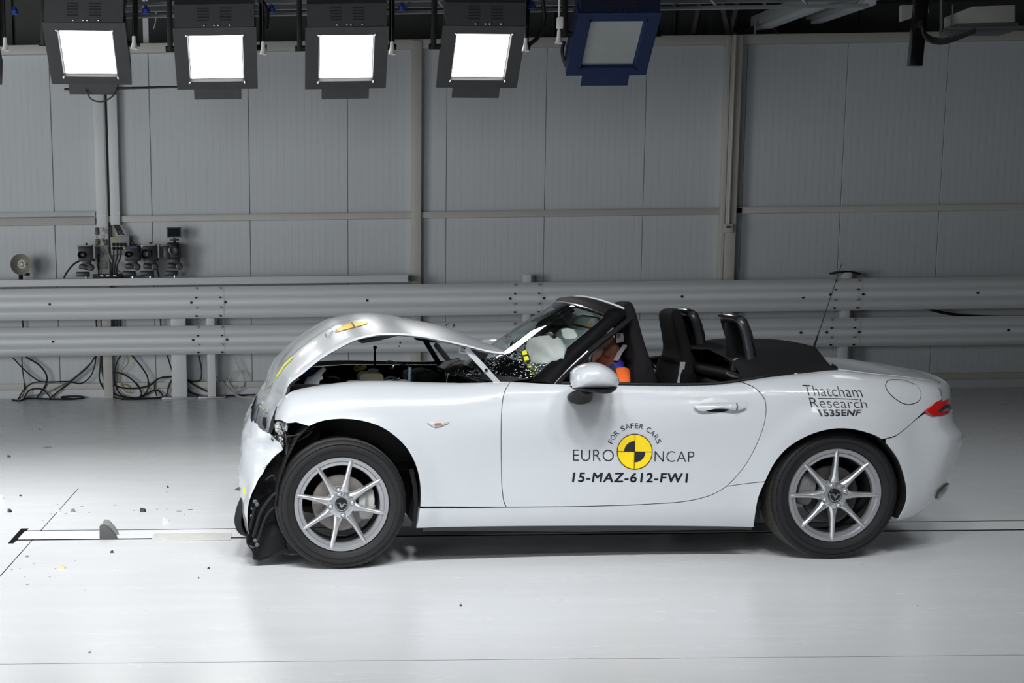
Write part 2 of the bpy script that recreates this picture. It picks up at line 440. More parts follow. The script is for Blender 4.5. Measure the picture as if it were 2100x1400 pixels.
# --- near side surface: y = ybody(x, s)
crest_px = [(563, 850, .10), (586, 811, .10), (603, 800, .11), (646, 791, .12), (683, 786, .13), (711, 782.5, .14), (746, 780.6, .14), (803, 780.6, .14), (860, 783, .13),
            (946, 785, .11), (1003, 784, .10), (1043, 782.5, .09), (1090, 785, .08), (1162, 788, .06), (1272, 789.5, .055), (1387, 791, .055), (1467, 789, .06),
            (1520, 782.5, .07), (1573, 774, .08), (1653, 764.5, .10), (1717, 758, .11), (1780, 765, .12), (1840, 770.5, .13), (1890, 777, .17), (1925, 783, .25), (1940, 790, .4)]
crest = [(L(u, v, y).x, L(u, v, y).z) for u, v, y in crest_px]
crest = smoothtab(crest, 5)
def zc(x): return interp(crest, x)
RZ = smoothtab([(-.6, .10), (0, .13), (.5, .12), (.85, .07), (1.1, .045), (1.6, .045), (1.85, .08), (2.2, .13), (2.6, .12), (3.0, .09)])
RY = smoothtab([(-.6, .12), (0, .16), (.5, .13), (.85, .06), (1.1, .035), (1.6, .035), (1.85, .07), (2.2, .14), (2.6, .13), (3.0, .09)])
PLAN = smoothtab([(-.60, .13), (-.45, .055), (-.30, .012), (0, -.022), (.35, -.005), (.8, .022), (1.3, .028), (1.7, .010), (2.0, -.022), (2.3, -.038), (2.5, -.030), (2.66, .005), (2.78, .06), (2.88, .14), (2.96, .24), (3.02, .36), (3.06, .5), (3.08, .70)], 6)
def rear_plan(z):
    """extra rearward reach of the tail at height z"""
    return interp(RPT, z)
RPT = smoothtab([(.15, -.20), (.25, -.10), (.36, -.05), (.45, -.02), (.53, 0), (.56, -.012), (.60, -.048), (.68, -.065), (.75, -.072), (.85, -.09)])
TAILP = smoothtab([(0, 2.62), (.04, 2.75), (.10, 2.845), (.20, 2.935), (.34, 3.005), (.55, 3.05), (.82, 3.065)], 6)
TAILI = [(x, t) for t, x in TAILP]
def ys(x, z):
    y = interp(PLAN, x)
    if x > 2.60:
        yt = interp(TAILI, min(3.06, x-rear_plan(z)))-.038
        k = max(0, min(1, (x-2.60)/.2)); k = k*k*(3-2*k); y = y*(1-k)+yt*k
    side = max(0, min(1, (x-.35)/.35))*max(0, min(1, (1.95-x)/.35))
    y += .016*side*exp(-((z-.43)/.13)**2) - .012*side*exp(-((z-.66)/.10)**2)
    if z < .30: y += .05*((.30-z)/.15)**2
    t = max(0, z-.58); y += .9*t*t
    for xc in (0.0, XR):
        d = sqrt((x-xc)**2+(z-.30)**2)
        if d < .47: y -= .016*(.5+.5*cos(pi*min(1, max(0, (d-.355)/.115))))
    return y
def ybody(x, s):
    """s is height below the shoulder, then arc over the shoulder; returns y, z"""
    c = zc(x); rz = interp(RZ, x); ry = interp(RY, x); z0 = c-rz
    if s <= z0: return ys(x, s), s
    th = min(1.25, (s-z0)/rz)*pi/2
    return ys(x, z0) + ry*(1-cos(th)) + .10*(s-z0)*(1-min(1, (s-z0)/rz)), z0 + rz*sin(min(th, pi/2)) - max(0, th-pi/2)*ry*.35
def s_of(x, z):
    c = zc(x); rz = interp(RZ, x); z0 = c-rz
    if z <= z0: return z
    return z0 + rz*math.asin(min(1, (z-z0)/rz))*2/pi
def proj_u(p):
    q = CAR0 + CT*p.x + CN*p.y + Vector((0, 0, p.z-CH)); return PX+FL*q.dot(_R)/q.dot(_F)
def tail_pt(t, z, back=0.):
    """t: lateral distance from the flank (0..0.86)"""
    return Vector((interp(TAILP, t) + rear_plan(z)-back, t-.038+(.9*max(0, z-.58)**2), z))
def tail_find(u, v):
    pr = None
    for i in range(2, 90):
        t = i/100; z = L(u, v, tail_pt(t, .65).y).z; uu = proj_u(tail_pt(t, z))
        if pr and uu <= pr[1]: return pr[0], pr[2]
        if uu >= u:
            if not pr: return t, z
            f = (u-pr[1])/(uu-pr[1]); return pr[0]+(t-pr[0])*f, pr[2]+(z-pr[2])*f
        pr = (t, uu, z)
    return t, z
def body_pt(u, v):
    """pixel on the near flank -> (x, s)"""
    if u > 1893:
        t, z = tail_find(u, v); p = tail_pt(t, z); return p.x, s_of(p.x, p.z)
    y = .0
    for _ in range(14):
        p = L(u, v, y); y = .5*y+.5*min(.6, ybody(p.x, s_of(p.x, p.z))[0])
    return p.x, s_of(p.x, p.z)
def on_body(u, v, lift=0.):
    x, s = body_pt(u, v); y, z = ybody(x, s); return Vector((x, y-lift, z))
def inside(p, poly):
    x, y = p; r = False; n = len(poly)
    for i in range(n):
        x1, y1 = poly[i]; x2, y2 = poly[i-1]
        if (y1 > y) != (y2 > y) and x < (x2-x1)*(y-y1)/(y2-y1)+x1: r = not r
    return r
def resample(P, step, closed=True):
    out = []; n = len(P)
    for i in range(n if closed else n-1):
        a, b = Vector(P[i]), Vector(P[(i+1) % n]); k = max(1, int((b-a).length/step+.5))
        out += [a + (b-a)*(j/k) for j in range(k)]
    return [tuple(p) for p in out]
def panel_mesh(poly, step=.022, fy=ybody, rim=.02, lift=0., disp=None):
    """poly in (x, s); constrained triangulation with inner points, lifted on to the body, edges turned inward"""
    B = resample(poly, step)
    # drop near duplicates
    Q = []
    for p in B:
        if not Q or (Vector(p)-Vector(Q[-1])).length > .002: Q.append(p)
    if (Vector(Q[0])-Vector(Q[-1])).length < .002: Q.pop()
    B = Q
    xs_ = [p[0] for p in B]; ss_ = [p[1] for p in B]
    pts = list(B); nb = len(B)
    h = step*.866; r = 0; y = min(ss_)+h*.7
    bset = [Vector(p) for p in B]
    from mathutils.kdtree import KDTree
    kd = KDTree(nb)
    for i, p in enumerate(bset): kd.insert((p.x, p.y, 0), i)
    kd.balance()
    while y < max(ss_):
        x = min(xs_) + (step/2 if r % 2 else 0)
        while x < max(xs_):
            if inside((x, y), B) and kd.find((x, y, 0))[2] > step*.45: pts.append((x, y))
            x += step
        y += h; r += 1
    vs_, es_, fs_, *_ = delaunay_2d_cdt([Vector(p) for p in pts], [(i, (i+1) % nb) for i in range(nb)], [], 1, 1e-6)
    bm = bmesh.new(); bv = []
    for p in vs_:
        yy, zz = fy(p.x, p.y); q = Vector((p.x, yy-lift, zz))
        if disp: q = q + disp(p.x, p.y)
        bv.append(bm.verts.new(q))
    for f in fs_:
        try: bm.faces.new([bv[i] for i in f])
        except ValueError: pass
    for f in bm.faces:
        f.normal_update()
        if f.normal.y > 0 and abs(f.normal.y) > .2: f.normal_flip()
        elif f.normal.z < -.3 and f.calc_center_median().z > .6: f.normal_flip()
    if rim:
        be = [e for e in bm.edges if e.is_boundary]
        r = bmesh.ops.extrude_edge_only(bm, edges=be)
        for g in r['geom']:
            if isinstance(g, bmesh.types.BMVert): g.co.y += rim
    bmesh.ops.recalc_face_normals(bm, faces=bm.faces)
    s = sum((f.normal.y*f.calc_area() for f in bm.faces))
    if s > 0: bmesh.ops.reverse_faces(bm, faces=bm.faces)
    return bm
def obj_from_bm(name, bm, m, parent, smooth=38, mirror=False):
    me = bpy.data.meshes.new(name); bm.to_mesh(me); bm.free()
    if mirror:
        for v in me.vertices: v.co.y = 2*CYM-v.co.y
        me.flip_normals()
    me.polygons.foreach_set('use_smooth', [True]*len(me.polygons)); me.set_sharp_from_angle(angle=rad(smooth))
    me.materials.append(m); o = bpy.data.objects.new(name, me); COL.objects.link(o); o.parent = parent
    return o
def side_part(name, poly_px, m=M_paint, both=True, top=None, **kw):
    poly = [body_pt(u, v) for u, v in poly_px]
    out = []
    for mir in ((False, True) if both else (False,)):
        out.append(obj_from_bm(name, panel_mesh(poly, **kw), m, car, mirror=mir))
    return out if both else out[0]
def shrink(poly, d):
    """pull a closed pixel outline inwards by d pixels (panel gaps)"""
    n = len(poly); A = sum(poly[i][0]*poly[(i+1) % n][1]-poly[(i+1) % n][0]*poly[i][1] for i in range(n)); sg = 1 if A > 0 else -1
    out = []
    for i in range(n):
        p, a, b = Vector(poly[i]), Vector(poly[i-1]), Vector(poly[(i+1) % n])
        t1, t2 = (p-a).normalized(), (b-p).normalized()
        nn = Vector((-(t1.y+t2.y), t1.x+t2.x))*sg
        if nn.length < 1e-6: nn = Vector((-t1.y, t1.x))*sg
        nn.normalize(); c = max(.5, nn.dot(Vector((-t1.y, t1.x))*sg))
        out.append(tuple(p+nn*d/c))
    return out
def sp2(P, n=4): return [tuple(p) for p in spline([Vector(p) for p in P], n)]
crest_line = [(u, v) for u, v, _ in crest_px]
def crest_seg(u0, u1): return [(u, v) for u, v in crest_line if u0 <= u <= u1]
front_arch = sp2([(633.7, 874), (655, 865), (677, 860.5), (704, 859), (731, 861), (758.6, 867), (786, 878), (813, 897), (834.6, 920), (851, 950), (860, 983), (862.5, 1015), (861.5, 1039)])
door_front = sp2([(1047, 782.5), (1034, 805), (1029, 840), (1027.6, 891), (1028.3, 960), (1029.5, 998), (1033, 1026.6), (1038.6, 1039.6)])
door_low = sp2([(1038.6, 1039.6), (1120, 1038.8), (1211, 1037.6), (1290, 1035.3), (1337, 1033), (1400, 1028.5), (1447, 1018.7), (1478.5, 1004.6), (1500.5, 987), (1525.7, 957.4), (1544.5, 926), (1560, 891), (1569, 860), (1571, 833), (1565.6, 813.6), (1546, 794), (1520, 783)])
rear_arch = sp2([(1546, 1080), (1554, 1026), (1569.5, 987), (1589, 949), (1616, 918), (1654, 895), (1693, 882), (1731.5, 878.5), (1770, 885), (1808.6, 901), (1839.5, 937), (1855, 976), (1861, 1010), (1857, 1037), (1843, 1064)])
G = .8
fender_px = [(563, 862), (564, 851), (570, 834), (583, 814)] + crest_seg(585, 1044) + door_front + [(960, 1039.4), (900, 1039)] + front_arch[::-1] + [(606.6, 866), (579, 863)]
fenders = side_part('front_fender', shrink(fender_px, G))
door_px = door_front[::-1] + crest_seg(1060, 1500) + door_low[::-1]
doors = side_part('door', shrink(door_px, G))
seam_end = (1570, 989.3)
i0 = min(range(len(door_low)), key=lambda i: abs(door_low[i][0]-1491)+abs(door_low[i][1]-996.7))
j0_ = min(range(len(rear_arch)), key=lambda i: abs(rear_arch[i][1]-989.3)+(0 if rear_arch[i][0] < 1650 else 999))
k0 = min(range(len(rear_arch)), key=lambda i: abs(rear_arch[i][0]-1806))
rear_tail = sp2([(1946, 797), (1946, 812)], 2)
lamp_tip = (1899, 843)
quarter_px = door_low[i0:] + crest_seg(1525, 1891) + [(1908, 778.5), (1926, 783), (1938, 789), (1941, 802), (1939, 815), (1918, 826), lamp_tip, (1895.7, 846), (1868, 869), (1838, 893), (1825, 897)] + rear_arch[j0_:k0+1][::-1]
quarters = side_part('rear_quarter', shrink(quarter_px, G))
sill_px = [(853.6, 1083), (857, 1067), (860.5, 1041.5), (900, 1041), (960, 1041)] + door_low[:i0+1] + rear_arch[:j0_+1][::-1] + [(1546, 1081.5)]
sills = side_part('sill', shrink(sill_px, G), rim=.05)
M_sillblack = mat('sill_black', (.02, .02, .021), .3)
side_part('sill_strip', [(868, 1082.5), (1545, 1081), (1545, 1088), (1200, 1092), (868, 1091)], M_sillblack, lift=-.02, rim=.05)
# rear bumper, wraps to the middle of the car on each side
bump_px = [(1825, 898), (1838, 894.5), (1868, 870.5), (1895.7, 848)]
bx = [body_pt(u, v) for u, v in bump_px]
btop = [(2.90, .672), (2.97, .655), (3.03, .65), (3.08, .648)]
def zb_tab(x): return interp([(2.55, .17), (2.66, .20), (2.80, .24), (2.92, .30), (3.0, .34), (3.08, .35)], x)
arch_r = [body_pt(u, v) for u, v in rear_arch[k0+1:]]
# the bumper is lofted by height: rows of plan curves from the arch edge round to the centre line
def arch_edge_x(z):
    c = [(s, x) for x, s in arch_r]; c.sort(); return interp(c, z)
def seam_s(x):
    return interp([(2.40, bx[0][1]), (bx[0][0], bx[0][1]), (bx[1][0], bx[1][1]), (bx[2][0], bx[2][1]), (bx[3][0], bx[3][1])], x)
rows = []
zl1 = tail_find(1914, 853.5)[1]; zl2 = tail_find(1944, 848)[1]
def ztop_at(p):
    if p.x <= bx[-1][0]: return interp([(bx[0][0]-.02, bx[0][1]-.002)]+[(x, s_-.002) for x, s_ in bx], p.x)
    return interp([(bx[-1][0], bx[-1][1]-.001), (2.86, zl1), (2.95, zl2), (3.1, zl2-.01)], p.x)
NR = 22
for i in range(NR):
    g = i/(NR-1); row = []
    for k in range(37):
        f = k/36; t = .86*f**1.6; z = .165+g*(.56-.165)
        for _ in range(5):
            xa = arch_edge_x(min(z, bx[0][1]))
            p = tail_pt(t, z)
            if t < .06:
                a = t/.06; q = tail_pt(.06, z); x = xa + (q.x-xa)*a
                p = Vector((x, ys(min(x, 2.66), z)*(1-a**2)+q.y*a**2, z))
            z = .165+g*(ztop_at(p)-.165)
        row.append(Vector((p.x, p.y, z)))
    rows.append(row)
def flat_bottom(p):
    zl = interp([(2.55, .175), (2.70, .20), (2.85, .27), (2.95, .33), (3.1, .35)], p.x)
    return Vector((p.x, p.y, max(p.z, zl)))
rows = [[flat_bottom(p) for p in r] for r in rows]
full = [r + [Vector((p.x, 2*CYM-p.y, p.z)) for p in reversed(r[:-1])] for r in rows]
MB().loft(full).build('rear_bumper', M_paint, car, smooth=50, solid=.006, merge=1e-4)
# deck (boot lid and rear shoulders): from the near shoulder over the crown
crown_px = [(1700, 741), (1733, 736), (1776, 742), (1800, 745), (1839, 752), (1890, 761), (1916, 767.5), (1934, 779), (1941, 789)]
crown = sorted([(L(u, v, CYM).x, L(u, v, CYM).z) for u, v in crown_px])
deck = []; CRS = smoothtab(crown, 4)
xd = [2.10+.035*i for i in range(28)]
for x in xd:
    xx = min(x, 2.92); yc_, zz_ = ybody(xx, zc(xx)-.002); row = []
    zcr = interp(CRS, x)
    lim = 1
    for k in range(17):
        t = k/16; y = yc_ + (CYM-yc_)*t
        z = zz_ + (zcr-zz_)*sin(t*pi/2)**.9 - .002
        xc_ = tail_pt(min(.86, max(0, y+.03)), .775).x
        if x > xc_: zq = ybody(min(xc_, 2.92), zc(min(xc_, 2.92))-.002)[1]; z = zq + (interp(CRS, xc_)-zq)*sin(t*pi/2)**.9 - .002 - .0
        row.append(Vector((min(x, xc_), y, z)))
    deck.append(row + [Vector((p.x, 2*CYM-p.y, p.z)) for p in reversed(row[:-1])])
MB().loft(deck).build('boot_lid', M_paint, car, smooth=50, solid=-.004, merge=1e-4)
# upper tail panel hanging from the deck edge down behind the lamps
rows = []
last = deck[-1]
xt_ = []
for t in (.10, .14, .18, .22, .26):
    x = tail_pt(t, .775).x-.0015
    if t-.03 < last[0].y-.01: xt_.append(Vector((x, t-.022, zc(min(x, 2.90))-.001)))
last = xt_ + last + [Vector((p.x, 2*CYM-p.y, p.z)) for p in reversed(xt_)]
for i in range(10):
    f = i/9; row = []
    for p in last:
        yn = p.y if p.y <= CYM else 2*CYM-p.y
        z = p.z+(.575-p.z)*f; x = tail_pt(min(.86, max(0, yn+.03)), z).x-(.001 if yn < .3 else 0)
        row.append(Vector((x-.002 if i else p.x, p.y, z)))
    rows.append(row)
MB().loft(rows).build('tail_panel', M_paint, car, smooth=50)
# lamps at the rear
M_red = mat('red_lamp_lens', (.42, .008, .008), .12, coat=.8, emit=((1, .03, .02), .05)); M_lampdark = mat('smoked_lamp', (.03, .028, .03), .1, coat=.7)
def tail_px(u, v, lift):
    t, z = tail_find(u, v); p = tail_pt(t, z); d = tail_pt(t+.02, z)-tail_pt(t-.02, z); n = Vector((d.y, -d.x, 0)).normalized()
    return p + n*lift
def tail_patch(name, poly, m, lift, parent=None, thick=.02):
    P = resample([Vector(p) for p in poly], 6)
    c = Vector((sum(p[0] for p in P)/len(P), sum(p[1] for p in P)/len(P)))
    rings = []
    for k in (1, .8, .55, .3, .05):
        rings.append([tail_px(c.x+(p[0]-c.x)*k, c.y+(p[1]-c.y)*k, lift+.007*(1-k)) for p in P])
    back = [p + Vector((-thick, thick, 0)) for p in rings[0]]
    out = []
    for mir in (0, 1):
        rr = [[Vector((p.x, 2*CYM-p.y, p.z)) if mir else p for p in r] for r in [back]+rings]
        out.append(MB().loft(rr, closed=True, capends=True).build(name, m, parent or car, smooth=40))
    return out
tl = tail_patch('tail_light', [(1899.5, 843), (1915, 828), (1930, 820.5), (1944, 816), (1946, 830), (1944, 847), (1930, 852), (1914, 853)], M_red, .003)
tail_patch('lamp_insert', [(1919, 841.5), (1928, 833), (1939, 829.5), (1946, 828.5), (1946, 840.5), (1938, 842), (1925, 845)], M_lampdark, .0075, tl[0])
tail_patch('rear_reflector', [(1917, 1021), (1921, 1008), (1934, 996), (1944, 990), (1945, 1005), (1938, 1014), (1921, 1026)], M_lampdark, .012)
M_dot = mat('sensor_silver', (.8, .8, .8), .2, metal=.6)
# ------------------------------------------------------------------ details on the flank
def body_patch(name, poly, m, lift, parent, back=.012, dome=0., n=5):
    """a small raised part with the outline poly (pixels) following the flank"""
    P = resample([Vector(p) for p in poly], 5)
    c = Vector((sum(p[0] for p in P)/len(P), sum(p[1] for p in P)/len(P)))
    rings = [[on_body(p[0], p[1], -back) for p in P]]
    for i in range(n):
        k = 1-i/(n-.6)
        rings.append([on_body(c.x+(p[0]-c.x)*k, c.y+(p[1]-c.y)*k, lift+dome*(1-k*k)) for p in P])
    return MB().loft(rings, closed=True, capends=True).build(name, m, parent, smooth=40)
def ell(cx, cy_, a, b, rot=0, n=40): 
    return [(cx+a*cos(2*pi*i/n)*cos(rot)-b*sin(2*pi*i/n)*sin(rot), cy_+a*cos(2*pi*i/n)*sin(rot)+b*sin(2*pi*i/n)*cos(rot)) for i in range(n)]
M_seam = mat('seam_shadow_gap', (.03, .03, .032), .6)
# fuel flap with its gap
fo = sp2([(1815, 792), (1818, 782), (1828, 777.5), (1850, 778), (1868, 783), (1880, 790), (1887, 800), (1888.5, 814), (1882, 824), (1866, 829.5), (1850, 827), (1832, 815), (1820, 803)], 4)
body_patch('fuel_flap_gap', fo, M_seam, .0015, quarters[0])
cfx, cfy = 1852, 803
body_patch('fuel_flap', [(cfx+(x-cfx)*.965, cfy-.4+(y-cfy)*.955) for x, y in fo], M_paint, .004, quarters[0])
# side indicator
M_clear = mat('clear_lens', (.85, .80, .78), .08, coat=1, trans=.35); M_amber = mat('amber_bulb', (.30, .16, .12), .3)
ind = body_patch('side_indicator', [(875.5, 866.5), (884, 864.5), (921, 863.5), (919, 867), (905, 873), (894, 875.8), (886, 873)], M_clear, .006, fenders[0], dome=.008)
body_patch('bulb', [(889, 867), (903, 866), (905, 870), (891, 872)], M_amber, .0142, ind)
# door handle: recess cup and grip
M_cup = mat('handle_cup_paint', (.55, .58, .61), .35, coat=.8)
body_patch('handle_cup', sp2([(1424, 833), (1432, 825), (1447, 818), (1466, 814.5), (1483, 816), (1493, 821.5), (1496, 831), (1490, 841), (1475, 845), (1455, 845), (1438, 841.5)], 3), M_cup, .0012, doors[0])
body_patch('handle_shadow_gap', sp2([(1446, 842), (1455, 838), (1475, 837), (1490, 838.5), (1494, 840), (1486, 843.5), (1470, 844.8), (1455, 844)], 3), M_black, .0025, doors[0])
gr = body_patch('door_handle', sp2([(1422, 834.5), (1428, 829), (1445, 826), (1470, 824.5), (1500, 824), (1520, 824.5), (1527.5, 828), (1527, 834), (1519, 838), (1506, 840.2), (1490, 838), (1470, 837.3), (1450, 839), (1440, 842), (1430, 840)], 3), M_paint, .020, doors[0], dome=.014)
body_patch('lock_joint', [(1505.2, 824.8), (1506.6, 824.8), (1508, 832), (1507, 840), (1505.6, 840), (1506.6, 832)], M_seam, .0345, gr)
# lettering --------------------------------------------------------------
M_ink = mat('black_vinyl', (.012, .014, .02), .35); M_yel = mat('yellow_vinyl', (.90, .66, .005), .4)
def text_mesh(txt, weight=0., spacing=1.0):
    cu = bpy.data.curves.new('lettering', 'FONT'); cu.body = txt; cu.size = 1; cu.offset = weight; cu.space_character = spacing; cu.resolution_u = 4
    o = bpy.data.objects.new('lettering', cu); COL.objects.link(o)
    dg = bpy.context.evaluated_depsgraph_get(); dg.update()
    me = bpy.data.meshes.new_from_object(o.evaluated_get(dg)); 
    bpy.data.objects.remove(o); bpy.data.curves.remove(cu)
    return me
def lettering(txt, quad, parent, name='lettering', weight=0., spacing=1., m=None, place=None, lift=.0014, bold=0.):
    me = text_mesh(txt, weight, spacing); X = [v.co.x for v in me.vertices]; Y = [v.co.y for v in me.vertices]
    x0, x1, y0, y1 = min(X), max(X), min(Y), max(Y); tl_, tr, br, bl = [Vector(q) for q in quad]
    V, F = [], []
    for du, dv in ([(-bold, -bold*.5), (bold, -bold*.5), (0, bold*.5), (-bold, bold*.5), (bold, bold*.5)] if bold else [(0, 0)]):
        n = len(V)
        for v in me.vertices:
            a = (v.co.x-x0)/(x1-x0); b = (v.co.y-y0)/(y1-y0)
            p = (bl*(1-a)+br*a)*(1-b) + (tl_*(1-a)+tr*a)*b
            V.append((place or on_body)(p.x+du, p.y+dv, lift))
        F += [tuple(i+n for i in f.vertices) for f in me.polygons]
    m2 = bpy.data.meshes.new(name); m2.from_pydata(V, [], F); m2.update(); bpy.data.meshes.remove(me)
    m2.materials.append(m or M_ink)
    o = bpy.data.objects.new(name, m2); COL.objects.link(o); o.parent = parent; o['kind'] = 'stuff'
    return o
lettering('EURO', [(1175, 921.3), (1258.8, 921.8), (1258.8, 945.5), (1175, 944.4)], doors[0], weight=-.012, spacing=1.05)
lettering('NCAP', [(1342.5, 924.3), (1423.8, 925.5), (1423.3, 947.3), (1342, 946.3)], doors[0], weight=-.012, spacing=1.05)
lettering('15-MAZ-612-FW1', [(1176.5, 968.4), (1410.5, 970.4), (1408.5, 989), (1173.5, 987.5)], doors[0], spacing=1.14, bold=.75)
# arc of letters
cxe, cye = 1301.5, 925.8
arcs = 'FOR SAFER CARS'; adv = [.62, .80, .74, .42, .70, .76, .62, .66, .74, .42, .74, .78, .74, .68]
tot = sum(adv); acc = 0
for ch, a in zip(arcs, adv):
    th = rad(-72+144*(acc+a/2)/tot); acc += a
    if ch == ' ': continue
    hw_ = {'O': 4.6, 'C': 4.3, 'A': 4.7, 'R': 4.0, 'F': 3.5, 'E': 3.6, 'S': 3.9}[ch]
    up_ = Vector((sin(th), -cos(th))); rt = Vector((cos(th), sin(th))); c = Vector((cxe, cye))
    q = [c+up_*58.6-rt*hw_, c+up_*58.6+rt*hw_, c+up_*48.2+rt*hw_, c+up_*48.2-rt*hw_]
    lettering(ch, q, doors[0], weight=.0)
def flat_patch(name, polys, m, parent, lift, place=on_body):
    bm = bmesh.new()
    for P in polys:
        vs = [bm.verts.new(place(x, y, lift)) for x, y in P]; f = bm.faces.new(vs)
    bmesh.ops.recalc_face_normals(bm, faces=bm.faces)
    me = bpy.data.meshes.new(name); bm.to_mesh(me); bm.free(); me.materials.append(m)
    o = bpy.data.objects.new(name, me); COL.objects.link(o); o.parent = parent; return o
def disc_rings(name, cx, cy_, r0, r1, a0, a1, m, parent, lift, rot=0, place=on_body, sx=1., sy=1., n=48, shear=0.):
    mb = MB(); K = 5; rows = []
    for i in range(n+1):
        a = rad(a0+(a1-a0)*i/n); rows.append([place(cx+sx*(r0+(r1-r0)*k/K)*cos(a)+shear*sin(a)*(r0+(r1-r0)*k/K), cy_+sy*(r0+(r1-r0)*k/K)*sin(a), lift) for k in range(K+1)])
    o = mb.loft(rows).build(name, m, parent, smooth=0); return o
em = disc_rings('crash_test_emblem', cxe, cye, 0, 36, 0, 360, M_yel, doors[0], .0014)
em['label'] = 'round yellow and black quartered emblem'
M_ring = mat('emblem_ring_ink', (.05, .02, .012), .4)
disc_rings('emblem_ring', cxe, cye, 35, 36.8, 0, 360, M_ring, em, .002)
disc_rings('quadrant', cxe, cye, 0, 21.8, 181, 271.5, M_ink, em, .0019)
disc_rings('quadrant', cxe, cye, 0, 21.8, 1, 91.5, M_ink, em, .0019)
flat_patch('cross_line', [[(cxe+x, cye+y) for x, y in ((-36, -1.3), (36, .1), (36, 1.3), (-36, -.1))]], M_ring, em, .0021)
flat_patch('cross_line', [[(cxe+x, cye+y) for x, y in ((.2, -36), (1.5, -36), (-.6, 36), (-1.9, 36))]], M_ring, em, .0021)
qd = quarters[0]
lettering('Thatcham', [(1644.8, 788.6), (1762.5, 792.5), (1769.5, 814), (1650.5, 810)], qd, weight=-.014, lift=.003)
lettering('Research', [(1658.5, 815), (1774.5, 818.3), (1778.8, 836.6), (1663.5, 834.6)], qd, weight=-.014, lift=.0022)
flat_patch('lettering_rule', [[(1677, 815.8), (1720, 816.3), (1759.5, 818.6), (1759.5, 819.8), (1720, 817.5), (1677, 817)]], M_ink, qd, .0018)
lettering('1535ENF', [(1677.5, 839.3), (1766.5, 839.5), (1761.5, 851.5), (1684, 853)], qd, spacing=1.08, bold=.75, lift=.002)

